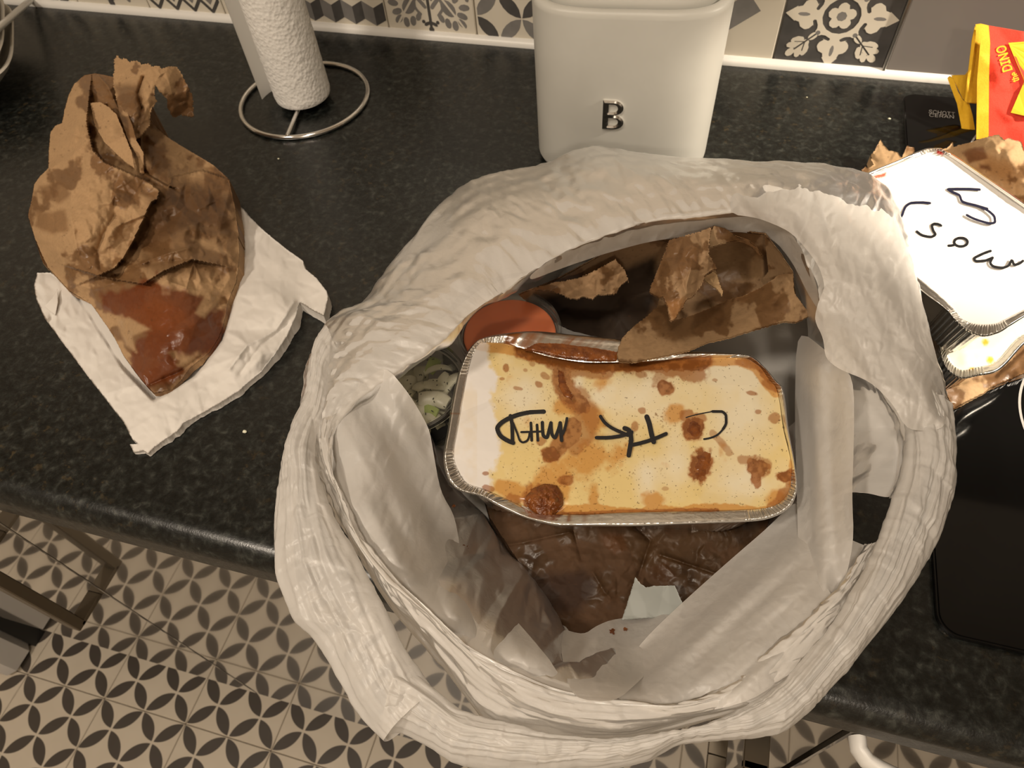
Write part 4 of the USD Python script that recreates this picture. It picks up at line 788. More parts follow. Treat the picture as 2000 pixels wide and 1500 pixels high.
# torn brown bag standing open behind the tray
tb = thing('brown_paper_bag', 'torn open brown paper bag with ragged edges behind the large foil tray', 'paper bag')
bk = AB([(-260, 590), (0, 490), (200, 382), (400, 272), (700, 172), (880, 185), (1050, 140), (1210, 80), (1290, 100), (1600, 135), (1700, 270), (1800, 420), (1825, 600), (1700, 800), (1300, 900), (900, 1010), (560, 1080), (200, 900), (-60, 760)])
def bkz(Q):
    d = seg_dist(Q, AB([(480, 420), (900, 250), (1200, 170), (1500, 190), (1580, 300)]))
    z = .002 * facet(Q, 50, 13) + .0008 * facet(Q, 20, 14)
    return z
bh = [(*AB([p])[0], z) for p, z in [((-200, 570), .054), ((200, 390), .070), ((700, 178), .089), ((1210, 85), .098), ((1600, 140), .096), ((1800, 420), .084), ((1820, 600), .066), ((500, 420), .050), ((300, 560), .038), ((900, 420), .046), ((1300, 300), .058), ((1560, 300), .066), ((1400, 480), .042), ((1650, 600), .052), ((700, 620), .018), ((300, 760), .014), ((600, 850), .014), ((1000, 800), .020), ((1400, 800), .030), ((900, 1000), .014), ((0, 700), .020)]]
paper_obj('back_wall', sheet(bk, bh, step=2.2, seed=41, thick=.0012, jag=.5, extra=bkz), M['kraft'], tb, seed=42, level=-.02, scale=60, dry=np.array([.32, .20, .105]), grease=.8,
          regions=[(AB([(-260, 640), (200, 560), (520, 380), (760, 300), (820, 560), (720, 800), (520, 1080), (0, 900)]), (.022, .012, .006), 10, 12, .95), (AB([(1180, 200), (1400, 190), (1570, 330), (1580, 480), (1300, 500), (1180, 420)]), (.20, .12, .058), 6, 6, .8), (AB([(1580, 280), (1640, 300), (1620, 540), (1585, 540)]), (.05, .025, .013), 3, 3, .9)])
fr_ = AB([(0, 572), (60, 590), (110, 618), (170, 632), (230, 610), (300, 632), (330, 600), (480, 590), (492, 545), (560, 482), (570, 510), (545, 420), (480, 350), (470, 330), (380, 385), (200, 470), (60, 500), (0, 510), (-180, 560)])
paper_obj('torn_edge', sheet(fr_, [(*AB([p])[0], z) for p, z in [((-150, 560), .063), ((100, 600), .058), ((300, 610), .060), ((480, 360), .080), ((560, 490), .064), ((200, 480), .072), ((430, 480), .070)]], step=1.7, seed=44, thick=.0008, jag=1.4, crumple=[(20, .0012, (1, 1), 0), (9, .0005, (1, 1), 0)]), M['kraft'], tb, seed=45, level=-.04, scale=50, dry=np.array([.36, .225, .118]), grease=.8)
# rolled-over pocket rim
pr_ = AB([(1180, 245), (1175, 140), (1210, 80), (1290, 100), (1380, 155), (1470, 185), (1530, 235), (1570, 300), (1545, 290), (1500, 235), (1440, 202), (1390, 193), (1320, 200), (1250, 220)])
paper_obj('rolled_rim', sheet(pr_, [(*AB([p])[0], z) for p, z in [((1180, 240), .088), ((1210, 85), .1010), ((1290, 105), .1005), ((1470, 190), .092), ((1570, 300), .080), ((1390, 190), .089), ((1300, 150), .097)]], step=1.7, seed=46, thick=.0008, jag=.4, crumple=[(16, .0008, (1, 1), 0)]), M['kraft'], tb, seed=47, level=-.05, scale=40, dry=np.array([.36, .235, .125]), grease=.8)
fp = AB([(868, 192), (960, 165), (1050, 140), (1140, 112), (1192, 92), (1180, 160), (1172, 230), (1170, 292), (1200, 340), (1232, 402), (1180, 420), (1132, 462), (1128, 510), (1100, 550), (1075, 580), (1060, 605), (1010, 635), (990, 660), (975, 700), (945, 730), (930, 765), (882, 798), (870, 730), (855, 665), (822, 612), (790, 615), (750, 600), (724, 570), (740, 520), (760, 480), (790, 400), (820, 330), (850, 250)])
paper_obj('torn_flap', sheet(fp, [(*AB([p])[0], z) for p, z in [((880, 190), .092), ((1190, 95), .102), ((1170, 290), .096), ((1230, 402), .084), ((1130, 500), .082), ((990, 650), .082), ((885, 795), .0815), ((730, 570), .074), ((820, 330), .088), ((1000, 300), .100), ((950, 500), .093), ((1080, 420), .093)]], step=1.5, seed=48, thick=.0008, jag=1.6, crumple=[(18, .0022, (1, 1.6), .2), (8, .0007, (1, 1), 0)]), M['kraft'], tb, seed=49, level=.0, scale=38, dry=np.array([.37, .235, .125]), grease=.85, regions=[(AB([(860, 660), (990, 620), (930, 770), (885, 790)]), (.42, .20, .07), 6, 6, .6), (AB([(960, 260), (1060, 240), (1090, 330), (1000, 420), (930, 480)]), GREASE, 6, 12, .7)])
cu = AB([(1132, 468), (1180, 440), (1222, 412), (1240, 470), (1252, 520), (1276, 570), (1272, 610), (1235, 560), (1200, 535), (1150, 500)])
paper_obj('torn_curl', sheet(cu, [(*AB([p])[0], z) for p, z in [((1135, 470), .070), ((1222, 412), .077), ((1276, 580), .066), ((1200, 520), .069)]], step=1.3, seed=50, thick=.0007, jag=.9, crumple=[(12, .0008, (1, 1), 0)]), M['kraft'], tb, seed=51, level=-.1, scale=30, dry=np.array([.50, .33, .17]))
lo_ = AB([(500, 1105), (480, 1060), (490, 1000), (520, 920), (600, 842), (700, 765), (780, 690), (800, 625), (860, 680), (885, 790), (1000, 770), (1200, 690), (1300, 640), (1420, 610), (1560, 545), (1700, 450), (1802, 425), (1812, 580), (1932, 752), (1830, 808), (1740, 800), (1640, 826), (1450, 882), (1300, 930), (1150, 962), (1020, 1020), (900, 1046), (740, 1080), (600, 1108)])
paper_obj('front_wall', sheet(lo_, [(*AB([p])[0], z) for p, z in [((500, 1100), .0705), ((520, 930), .066), ((700, 765), .056), ((800, 640), .044), ((1000, 770), .050), ((1300, 640), .046), ((1700, 455), .072), ((1805, 430), .086), ((1930, 755), .068), ((1640, 820), .070), ((1150, 960), .0735), ((800, 1065), .0735), ((1450, 750), .064), ((900, 900), .068), ((1750, 650), .073)]], step=1.9, seed=53, thick=.0010, jag=.9, crumple=[(44, .0016, (1.6, 1), -.4), (18, .0008, (1, 1), 0), (8, .0003, (1, 1), 0)]), M['kraft'], tb, seed=54, level=-.01, scale=55, dry=np.array([.35, .22, .112]), grease=.8,
          regions=[(AB([(790, 830), (1000, 760), (1250, 700), (1300, 750), (1100, 870), (900, 960), (800, 900)]), GREASE * .8, 7, 14, .85), (AB([(1340, 640), (1480, 560), (1560, 560), (1420, 680)]), GREASE, 7, 8, .8), (AB([(1610, 140), (1700, 280), (1810, 430), (1700, 460), (1600, 300)]), GREASE, 8, 8, .7)])
tw = AB([(1590, 135), (1700, 268), (1805, 425), (1740, 470), (1640, 520), (1600, 545), (1570, 480), (1620, 420)])
paper_obj('side_wall', sheet(tw, [(*AB([p])[0], z) for p, z in [((1595, 140), .098), ((1700, 270), .094), ((1802, 425), .088), ((1600, 540), .052), ((1620, 420), .066), ((1700, 400), .077)]], step=2, seed=55, thick=.0008, jag=.3, crumple=[(26, .0010, (1, 1), 0)]), M['kraft'], tb, seed=56, level=-.02, scale=40, dry=np.array([.31, .195, .10]), grease=.8)

# tubs with lids
def tub(name, label, cx, cy, r, h, z0, tilt=(0, 0)):
    t = thing(name, label, 'sauce tub', loc=(cx, cy, Z0 + z0), rotx=tilt[0], roty=tilt[1])
    obj('cup', lathe([(0.0, 0), (r * .78, 0), (r * .80, .0012), (r * .93, h * .86), (r * .955, h * .87), (r * .965, h), (r * .95, h), (r * .93, h * .88), (r * .915, h * .86), (r * .785, .0022), (0, .0016)], 96), M['clear_plastic'], t, smooth=40)
    obj('lid', lathe([(r * 1.0, h - .004), (r * 1.02, h - .0035), (r * 1.02, h + .0012), (r * 1.0, h + .0024), (r * .965, h + .0026), (r * .95, h + .0018), (r * .93, h + .0004), (r * .90, h - .0012), (r * .88, h - .0006), (0, h - .0003), (0, h - .0011), (r * .88, h - .0014), (r * .985, h + .0006), (r * .99, h - .004)], 96), M['clear_plastic'], t, smooth=40)
    return t
sc = at(994, 640, z=.049)
stb = tub('sauce_tub', 'round lidded tub of orange chilli sauce wedged beside the torn brown bag', sc[0], sc[1], .0345, .041, .0058)
obj('chilli_sauce', lathe([(0, .003), (.0262, .003), (.0309, .034), (.0312, .0365), (.0300, .0372), (.012, .0369), (0, .0369)], 80), M['orange_sauce'], stb, smooth=40)
oc = at(797, 748, z=.046)
otb = tub('onion_tub', 'round lidded tub of chopped onion at the left inside the carrier bag', oc[0], oc[1], .0365, .040, .0058)
OT = Gf.Matrix4d(UsdGeom.Xformable(otb).ComputeLocalToWorldTransform(Usd.TimeCode.Default()))
rng = np.random.default_rng(17)
def onion_mesh(kind, rg):
    L, W, T = rg.uniform(.013, .021), rg.uniform(.008, .012), rg.uniform(.0018, .0030)
    if kind == 'strip': L, W = rg.uniform(.018, .025), rg.uniform(.004, .006)
    u, w = np.linspace(-1, 1, 13), np.linspace(-1, 1, 7); R = rg.uniform(.010, .016)
    uu, ww = np.meshgrid(u, w, indexing='ij'); taper = 1 - .25 * np.abs(uu) ** 3
    x = uu * L / 2; y = ww * W / 2 * taper; z = -(x ** 2) / (2 * R) * .8 - (y ** 2) / (2 * R) + .0006 * np.sin(3 * uu + rg.uniform(0, 6)); e = T * (1 - .55 * np.maximum(np.abs(uu), np.abs(ww)) ** 6) / 2
    P = np.stack([x, y, z + e], -1); Q = np.stack([x, y, z - e], -1)
    a, b = grid_mesh(P), grid_mesh(Q, flip=True); n1, n2 = P.shape[:2]
    ed = [i * n2 for i in range(n1)] + [(n1 - 1) * n2 + j for j in range(1, n2)] + [i * n2 + n2 - 1 for i in range(n1 - 2, -1, -1)] + [j for j in range(n2 - 2, 0, -1)]
    ed = np.array(ed); e2 = np.roll(ed, -1); o = n1 * n2
    f = np.vstack([a.faces, b.faces + o, np.stack([ed, ed + o, e2], 1), np.stack([e2, ed + o, e2 + o], 1)])
    m = trimesh.Trimesh(np.vstack([P.reshape(-1, 3), Q.reshape(-1, 3)]), f, process=False); m.fix_normals(); return m
proto = {}
nO = 0
for k in range(56):
    layer = min(k // 14, 2); r = (.024, .0265, .0288)[layer] * math.sqrt(rng.uniform(0, 1)); th = rng.uniform(0, 6.283)
    kind = 'strip' if rng.uniform() < .22 else 'chunk'
    green = k in (33, 47)
    z = .007 + layer * .0112 + rng.uniform(-.002, .002)
    loc = np.array([oc[0] + r * math.cos(th) * (1 if layer else .8), oc[1] + r * math.sin(th) * (1 if layer else .8), Z0 + .0058 + z])
    o = thing('onion_piece', 'pale green chopped onion piece among the white ones in the tub' if green else 'white chopped onion piece inside the left lidded tub', 'onion piece', group='green onion pieces in the tub' if green else 'chopped onion pieces in the tub')
    x = UsdGeom.Xformable(o); x.AddTranslateOp().Set(Gf.Vec3d(*map(float, loc))); x.AddRotateXYZOp().Set(Gf.Vec3f(float(rng.uniform(-28, 28)), float(rng.uniform(-28, 28)), float(rng.uniform(0, 360))))
    obj('flesh', onion_mesh(kind, rng), M['onion_green' if green else 'onion'], o, smooth=50)
hm = []
for k in range(70):
    r, th = .029 * math.sqrt(rng.uniform(0, 1)), rng.uniform(0, 6.283); b = trimesh.creation.box([rng.uniform(.0006, .0018), .0006, .0003]); b.apply_transform(trimesh.transformations.rotation_matrix(rng.uniform(0, 3), [0, 0, 1])); b.apply_translation([oc[0] + r * math.cos(th), oc[1] + r * math.sin(th), Z0 + .0058 + .0345 + rng.uniform(-.003, .003)]); hm.append(b)
obj('dried_herbs', cat(*hm), M['herb'], None, label='dark dried herb flecks scattered over the chopped onion', cat='herbs', kind='stuff')

# the large foil tray with its sauce-stained lettered lid
bt = thing('foil_tray', 'large foil takeaway tray with sauce-stained lettered card lid inside the carrier bag', 'takeaway tray')
prs = [((345, 280), (352, 297)), ((455, 255), (440, 300)), ((600, 243), (545, 325)), ((800, 262), (700, 370)), ((1030, 283), (900, 395)), ((1300, 338), (1200, 388)), ((1560, 350), (1440, 372)), ((1650, 357), (1610, 372)), ((1740, 425), (1700, 408)), ((1795, 490), (1758, 482)), ((1820, 515), (1790, 522)), ((1850, 720), (1825, 720)), ((1885, 920), (1866, 922)), ((1893, 1000), (1862, 990)), ((1872, 1080), (1828, 1060)), ((1800, 1140), (1760, 1102)), ((1700, 1168), (1680, 1112)), ((1500, 1180), (1500, 1118)), ((1000, 1195), (1000, 1130)), ((750, 1195), (760, 1138)), ((600, 1165), (640, 1138)), ((430, 1095), (520, 1085)), ((350, 1050), (372, 1018)), ((240, 1020), (280, 985)), ((185, 960), (240, 930)), ((165, 860), (215, 850)), ((187, 720), (235, 720)), ((217, 540), (265, 540)), ((247, 420), (290, 420)), ((292, 330), (315, 345))]
prs = [(A7([a])[0], A7([b])[0]) for a, b in prs]
ZL = .0625
zr = lambda Q: ZL + .0 * Q[:, 0]
crn3 = lambda P: np.clip(sum(soft_poly(P, A7(q), 6) for q in ([(130, 800), (360, 980), (420, 1120), (120, 1100)], [(230, 200), (480, 200), (400, 330), (230, 460)], [(1600, 320), (1900, 320), (1900, 540), (1760, 540)], [(1650, 1080), (1900, 900), (1950, 1240), (1660, 1240)])), 0, 1)
def tray_wet(pp, tt):
    m = np.maximum(soft_poly(pp, A7([(470, 240), (640, 245), (1040, 285), (1240, 330), (1240, 400), (900, 420), (560, 360), (520, 300)]), 3, 9, 20, 5) * (tt < 6), soft_poly(pp, A7([(560, 1110), (760, 1110), (1020, 1150), (1010, 1180), (760, 1190), (600, 1160)]), 3, 8, 16, 6) * (tt < 4))
    m = np.maximum(m, soft_poly(pp, A7([(1690, 360), (1830, 480), (1820, 540), (1640, 380)]), 3, 6, 9, 8) * (tt < 5) * .8)
    return np.maximum(m, sstep(.18, .24, fb(pp, 12, 4)) * (tt < 8) * .6)
_, BL = foil_tray(bt, prs, zr, .040, wet=tray_wet, seed=9, corner=crn3, rim_h=.0036, drop=.011)
zl = lambda Q: ZL + .0004 + .0011 * facet(Q, 130, 18) + .0005 * fb(Q, 40, 6) - .0042 * np.exp(-np.abs(seg_dist(Q, A7([(545, 320), (700, 372), (900, 396), (1100, 392)]))) / 14) - .003 * soft_poly(Q, A7([(540, 1080), (760, 1100), (760, 1200), (540, 1200)]), 14)
YEL, AMB, SAU = np.array([.72, .56, .25]), np.array([.48, .23, .05]), np.array([.16, .047, .011])
CRE = np.array([.76, .69, .52])
def col_big(P):
    X, Y = (P[:, 0] - 800) * 2.5, (P[:, 1] - 550) * 2.5; G = np.stack([X, Y], 1)
    n1, n2, n3 = fb(G, 260, 1, 5), fb(G, 90, 2, 5), fb(G, 24, 3, 3)
    c = np.repeat([[.76, .725, .69]], len(P), 0)
    c = mixc(c, (.72, .63, .50), sstep(-.05, .2, n2) * .6 * (X < 330)); w = np.zeros(len(P))
    oil = sstep(408, 440, X + 130 * n2 + 40 * n3 + np.where(Y < 460, 110 - .2 * Y, 0) + np.where(Y > 900, (Y - 900) * .5, 0))
    c = mixc(c, YEL * (1 - .0) + 0, oil); w = np.maximum(w, oil * .55)
    cream = np.clip(sum(np.exp(-(((X - x) / rx) ** 2 + ((Y - y) / ry) ** 2)) for x, y, rx, ry in ((1130, 560, 190, 120), (1600, 640, 190, 260), (1160, 980, 60, 110), (560, 560, 110, 120), (1300, 880, 70, 120), (1650, 1000, 120, 70), (1580, 450, 200, 60), (820, 500, 30, 40), (950, 560, 80, 60))), 0, 1)
    cream = np.clip(cream + 1.1 * n2, 0, 1); c = mixc(c, CRE, oil * cream * .9)
    amb = np.clip(sum(a * np.exp(-(((X - x) / rx) ** 2 + ((Y - y) / ry) ** 2)) for x, y, rx, ry, a in ((870, 850, 90, 130, .8), (700, 960, 130, 150, .55), (900, 660, 70, 70, .8), (940, 490, 60, 60, .7), (1300, 640, 60, 60, .7), (600, 1040, 150, 70, .7), (1180, 1060, 80, 60, .8), (760, 610, 80, 60, .7), (1060, 820, 60, 60, .4), (1530, 800, 40, 90, .5), (900, 1070, 30, 80, .6), (560, 700, 70, 70, .35), (480, 470, 60, 60, .4), (1000, 900, 60, 100, .4), (1780, 1060, 70, 60, .8), (430, 1000, 90, 40, .6), (1280, 900, 50, 40, .5))), 0, 1)
    amb = np.maximum(amb, .9 * sstep(1072, 1112, Y + 26 * n2 * 2 + 10 * n3) * (X > 430)); amb = np.maximum(amb, .8 * sstep(1815, 1858, X + .1 * (Y - 700) * -1 + 40 * n2)); amb = np.maximum(amb, .9 * sstep(60, 20, seg_dist(G, [(350, 300), (540, 330), (700, 375), (900, 400), (1200, 392), (1440, 375), (1610, 375), (1700, 410), (1790, 525)]).__abs__() + 60 * n2))
    a = sstep(.30, .62, amb + .9 * n2 + .35 * n3); c = mixc(c, AMB * 1.15, a * .85 * np.maximum(oil, .3)); w = np.maximum(w, a * .8)
    def blob(x, y, rx, ry, ang, k):
        ca, sa = math.cos(ang), math.sin(ang); dx, dy = X - x, Y - y
        return k * sstep(1.22, .86, np.hypot((dx * ca + dy * sa) / rx, (-dx * sa + dy * ca) / ry) + .9 * n3 + .6 * n2)
    def trail(line, wd, k): return k * sstep(1.25, .8, np.abs(seg_dist(G, line)) / wd + .9 * n3 + .8 * n2)
    s = np.zeros(len(P))
    for b in ((1422, 900, 52, 84, .28, 1), (1385, 718, 55, 55, .2, 1), (1350, 655, 36, 30, 0, .85), (1410, 665, 40, 22, 0, .8), (1690, 905, 60, 48, .2, .95), (1690, 955, 26, 30, 0, .95), (1845, 950, 52, 32, 0, 1), (1245, 512, 50, 36, .3, .95), (1225, 470, 36, 50, .5, .6), (1380, 440, 70, 50, .3, .8), (1390, 470, 16, 26, 0, .8), (470, 422, 15, 21, 0, .85), (632, 502, 18, 15, .5, .8), (530, 522, 22, 9, .2, .7), (660, 460, 24, 15, .6, .7), (600, 400, 14, 12, 0, .6), (565, 432, 12, 9, .4, .6), (1135, 630, 20, 15, .2, .75), (1100, 708, 18, 24, 0, .75), (1670, 545, 30, 11, .15, .8), (1702, 636, 16, 12, 0, .75), (1782, 665, 30, 24, 0, .75), (372, 936, 17, 10, 0, .8), (1650, 400, 60, 22, .2, .7), (1760, 505, 40, 20, .4, .75), (692, 845, 48, 40, .2, 1), (655, 1070, 92, 74, .2, 1), (762, 970, 36, 28, -.3, .9), (505, 1065, 40, 30, .2, .8), (1830, 1045, 36, 50, .6, .85), (1700, 985, 16, 24, 0, .9), (385, 1010, 28, 14, .3, .8), (1560, 840, 18, 14, 0, .6), (640, 780, 22, 20, 0, .75), (450, 475, 12, 7, 0, .7), (1490, 480, 12, 7, 0, .6), (1130, 450, 30, 20, 0, .7), (1250, 1010, 14, 10, 0, .5)): s = np.maximum(s, blob(*b))
    for ln, wd, k in (([(740, 390), (745, 480), (765, 540), (840, 600)], 50, .92), ([(820, 570), (865, 640), (855, 720), (800, 780)], 58, .7), ([(800, 700), (790, 760), (740, 800), (700, 840)], 40, .9), ([(560, 325), (700, 372), (900, 398), (1200, 396), (1430, 385)], 50, .98), ([(640, 360), (780, 430), (960, 430)], 40, .8), ([(1180, 410), (1300, 430), (1420, 400)], 40, .85), ([(560, 1120), (760, 1140), (1000, 1132), (1500, 1120)], 16, .9), ([(1480, 740), (1560, 830)], 16, .6), ([(1625, 870), (1740, 890)], 26, .7), ([(1700, 410), (1760, 485), (1790, 525)], 16, .85), ([(1862, 930), (1850, 1010), (1826, 1062), (1760, 1100)], 18, .8)): s = np.maximum(s, trail(ln, wd, k))
    c = mixc(c, SAU * 1.5 + AMB * .18, np.clip(s, 0, 1) * .94); c = mixc(c, SAU * .85, sstep(.85, 1.0, s + .5 * n3) * .6); w = np.maximum(w, s)
    sp = sstep(.17, .22, fb(G, 9.0, 8, 2)) * sstep(-.12, .16, n2 + .18 - .0006 * np.hypot(X - 850, Y - 830)); c = mixc(c, (.20, .085, .015), sp * .75 * oil)
    spk = sstep(.235, .27, fb(G, 6.5, 12, 2)) * oil * .8; c = mixc(c, (.10, .05, .015), spk)
    return c, w
zfl = card_lid(bt, BL, zl, col_big, step=1.35)
hand = [(7.2, (655, 635), (600, 637), (545, 646), (490, 665), (445, 692), (428, 716), (440, 748), (470, 772), (505, 787)), (6.0, (492, 655), (500, 700), (502, 782)), (3.4, (505, 690), (525, 740), (540, 778), (552, 785), (575, 775), (585, 740)), (4.6, (592, 690), (596, 775)), (3.4, (545, 735), (640, 732)), (4.6, (622, 700), (626, 775)), (5.6, (648, 688), (652, 750), (668, 762), (682, 720), (690, 690)), (5.6, (690, 690), (694, 742), (708, 762), (722, 735), (735, 690)), (6.0, (735, 690), (742, 775)), (4.6, (768, 668), (757, 720), (748, 742)),
        (5.6, (932, 658), (955, 690), (990, 716), (1030, 735), (1066, 750)), (6.0, (913, 762), (960, 762), (1010, 757), (1050, 748), (1085, 735)), (7.6, (1050, 716), (1074, 730), (1082, 770), (1076, 815), (1070, 848)), (6.2, (1088, 797), (1140, 785), (1200, 765), (1252, 743)), (8.2, (1158, 660), (1172, 700), (1180, 740), (1192, 782)), (1.8, (1350, 664), (1385, 653), (1430, 643), (1480, 634)), (4.4, (1480, 634), (1520, 634), (1545, 655), (1546, 685), (1530, 720)), (3.2, (1530, 720), (1500, 750), (1470, 763), (1438, 769))]
obj('handwriting', strokes([[q[0] * 1.18] + A7(q[1:]) for q in hand], 5, zfl, .0010), M['ink'], bt)
def dollop(name, pts, h, zf0, parent, seed, step=1.6):
    pl = Polygon(pts); s = sheet(pts, [(*q, 0) for q in pts[:3]] + [(1000, 900, 0)], step=step, seed=seed, thick=.0008, jag=.8, extra=lambda Q: zf0(Q) + .0002 + h * np.sqrt(np.clip(shapely.distance(pl.exterior, shapely.points(Q)) / 16, 0, 1)) * (1 + 1.6 * fb(Q, 9, seed)))
    obj(name, s[0], M['brown_sauce'], parent, smooth=True)
dollop('sauce_dollop', A7([(560, 1060), (600, 1010), (660, 985), (720, 995), (748, 1040), (750, 1090), (720, 1120), (700, 1150), (640, 1150), (590, 1120)]), .0042, zfl, bt, 3)
dollop('sauce_drip', A7([(1362, 930), (1375, 880), (1400, 840), (1440, 820), (1472, 835), (1480, 880), (1465, 940), (1440, 970), (1400, 978), (1370, 960)]), .0011, zfl, bt, 4)
dollop('sauce_drip', A7([(1335, 700), (1360, 670), (1400, 665), (1425, 700), (1432, 740), (1410, 770), (1370, 765), (1340, 740)]), .0010, zfl, bt, 5)
dollop('sauce_drip', A7([(725, 430), (750, 440), (765, 500), (800, 560), (790, 575), (750, 560), (728, 510)]), .0012, zfl, bt, 6)
dollop('sauce_smear', A7([(560, 330), (640, 345), (760, 372), (900, 385), (1010, 385), (1020, 345), (900, 320), (740, 300), (620, 300)]), .0016, lambda Q: np.full(len(Q), ZL + .0024), bt, 7)
# ---------------------------------------------------------------- the white carrier bag
# stations clockwise round the mouth: outer edge, fold-over lip, foot of the inner wall (x, y in the photograph and height above the worktop)
ST = [((870, 385), (1000, 562), (985, 560)), ((960, 345), (1090, 500), (1082, 520)), ((1060, 322), (1180, 460), (1180, 490)), ((1160, 293), (1270, 432), (1280, 475)), ((1290, 308), (1360, 420), (1370, 455)), ((1460, 318), (1450, 412), (1450, 448)), ((1590, 322), (1520, 428), (1515, 470)), ((1690, 340), (1560, 480), (1548, 530)), ((1745, 385), (1588, 540), (1570, 600)), ((1775, 470), (1602, 600), (1578, 660)), ((1800, 560), (1614, 660), (1568, 720)), ((1830, 680), (1650, 715), (1560, 790)), ((1855, 780), (1720, 765), (1562, 860)), ((1850, 850), (1762, 860), (1555, 930)), ((1800, 950), (1742, 960), (1530, 990)), ((1735, 1060), (1690, 1060), (1490, 1040)), ((1690, 1165), (1620, 1165), (1430, 1115)), ((1630, 1270), (1530, 1250), (1380, 1165)), ((1540, 1370), (1440, 1330), (1320, 1215)), ((1400, 1420), (1320, 1372), (1260, 1238)), ((1260, 1460), (1250, 1362), (1190, 1245)), ((1130, 1470), (1140, 1350), (1110, 1245)),
      ((1010, 1450), (1030, 1318), (1090, 1210)), ((930, 1400), (920, 1255), (1045, 1140)), ((850, 1295), (830, 1175), (990, 1070)), ((768, 1205), (740, 1090), (935, 1000)), ((700, 1090), (680, 1000), (885, 950)), ((640, 985), (655, 905), (850, 890)), ((608, 890), (660, 840), (828, 840)), ((590, 820), (695, 790), (720, 800)), ((595, 750), (742, 752), (700, 750)), ((612, 690), (795, 712), (750, 690)), ((645, 628), (850, 672), (812, 650)), ((705, 595), (892, 638), (862, 622)), ((745, 535), (935, 604), (905, 590)), ((800, 465), (968, 582), (945, 568))]
ZO = [.080, .080, .080, .082, .084, .086, .088, .090, .090, .090, .090, .090, .088, .086, .080, .076, .072, .070, .068, .066, .064, .062, .062, .066, .070, .074, .076, .078, .080, .082, .082, .082, .082, .080, .080, .080]
ZI = [.104, .106, .108, .112, .114, .116, .116, .114, .110, .108, .108, .106, .100, .094, .090, .088, .088, .088, .086, .086, .086, .088, .090, .094, .098, .100, .100, .098, .096, .096, .098, .100, .102, .104, .104, .104]
ZB = [.022, .054, .070, .077, .080, .080, .079, .074, .062, .046, .034, .030, .028, .026, .024, .022, .020, .018, .014, .012, .010, .010, .012, .014, .016, .018, .020, .024, .024, .024, .016, .012, .010, .010, .010, .016]
NS, NU = len(ST), 1100
cyc = lambda a: CubicSpline(np.arange(NS + 1), np.vstack([a, a[:1]]), bc_type='periodic')
uq = np.linspace(0, NS, NU, endpoint=False)
O3 = cyc(at(*np.array([s[0] for s in ST]).T, z=np.array(ZO)))(uq); I3 = cyc(at(*np.array([s[1] for s in ST]).T, z=np.array(ZI)))(uq); B3 = cyc(at(*np.array([s[2] for s in ST]).T, z=np.array(ZB)))(uq)
cen = B3.mean(0)
def lerp(a, b, t): return a + (b - a) * t
up_ = np.array([0, 0, 1.0])
rad = O3 - cen; rad[:, 2] = 0; rad /= np.linalg.norm(rad, axis=1, keepdims=True)
bk = (sstep(.3, 2.0, uq) * sstep(11.5, 9.0, uq))[:, None]              # where the torn paper bag leans into the film
front = sstep(16.5, 20, uq) * sstep(28, 24, uq)                       # the part that hangs over the worktop's front edge
crest = lerp(O3, I3, .5) + up_ * .010
# profile from the worktop up the outside, over the fold and down the inside to the floor of the bag
ground = lerp(O3, B3, .30); ground[:, 2] = Z0 + .0012
ground[:, 1] = np.maximum(ground[:, 1], .012)
mid_o = lerp(ground, O3, .62) + rad * .004
R = [ground, lerp(ground, mid_o, .5) - rad * .002, mid_o, lerp(mid_o, O3, .6), O3, lerp(O3, crest, .5) + up_ * .004, crest, lerp(crest, I3, .6) + up_ * .003, I3,
     I3 + rad * .0022 - up_ * .006, lerp(I3, B3, .22) + rad * .001, lerp(I3, B3, .5) - rad * .001, lerp(I3, B3, .78) - rad * .001, B3]
bm = B3 + rad * .034 * bk; bm[:, 2] = lerp(B3[:, 2], Z0 + .002, .42); R.append(bm)
fl_ = lerp(B3, cen, .06) * (1 - bk) + (B3 + rad * .060) * bk; fl_[:, 2] = Z0 + .002; R.append(fl_)
fl2 = lerp(B3, cen, .55); fl2[:, 2] = Z0 + .0016; R.append(fl2)
R = np.stack(R, 1); nr = R.shape[1]; NV = 230
dv = np.r_[0, np.cumsum(np.linalg.norm(np.diff(R, axis=1), axis=2).mean(0))]; vv = np.linspace(0, dv[-1], NV)
S = PchipInterpolator(dv, R, axis=1)(vv)
vO, vI, vB = dv[4], dv[8], dv[13]
nrm = np.cross(np.roll(S, -1, 0) - np.roll(S, 1, 0), np.gradient(S, axis=1)); nrm /= np.linalg.norm(nrm, axis=2, keepdims=True) + 1e-12
per = np.linalg.norm(np.roll(I3, -1, 0) - I3, axis=1); su = np.r_[0, np.cumsum(per)][:-1]
UU, VV = np.meshgrid(su, vv, indexing='ij'); uv = np.stack([UU.ravel(), VV.ravel()], 1) * 1000   # millimetres along and across the rim
def seamless(fn):
    L = per.sum() * 1000; w = sstep(L - 60, L, uv[:, 0]); q = uv.copy(); q[:, 0] -= L
    return np.sum(np.split(fn(np.vstack([uv, q])), 2) * np.stack([1 - w, w]), 0).reshape(UU.shape)
band = sstep(vO - .03, vO, VV) * sstep(vI + .012, vI - .004, VV)
ins = sstep(vI, vI + .012, VV) * sstep(vB + .012, vB - .012, VV)
big = seamless(lambda q: facet(q, 26, 101, (2.6, 1.0), .12)); med = seamless(lambda q: facet(q, 11, 102, (2.0, 1.0), .35)); fin = seamless(lambda q: facet(q, 4.6, 103, (1.0, 1.7), -.5)); tin = seamless(lambda q: facet(q, 2.3, 104, (1, 2.2), .6))
longf = seamless(lambda q: np.abs(fb(np.c_[q[:, 0] / 14, q[:, 1]], 9.0, 105, 3)) * -2 + .4)
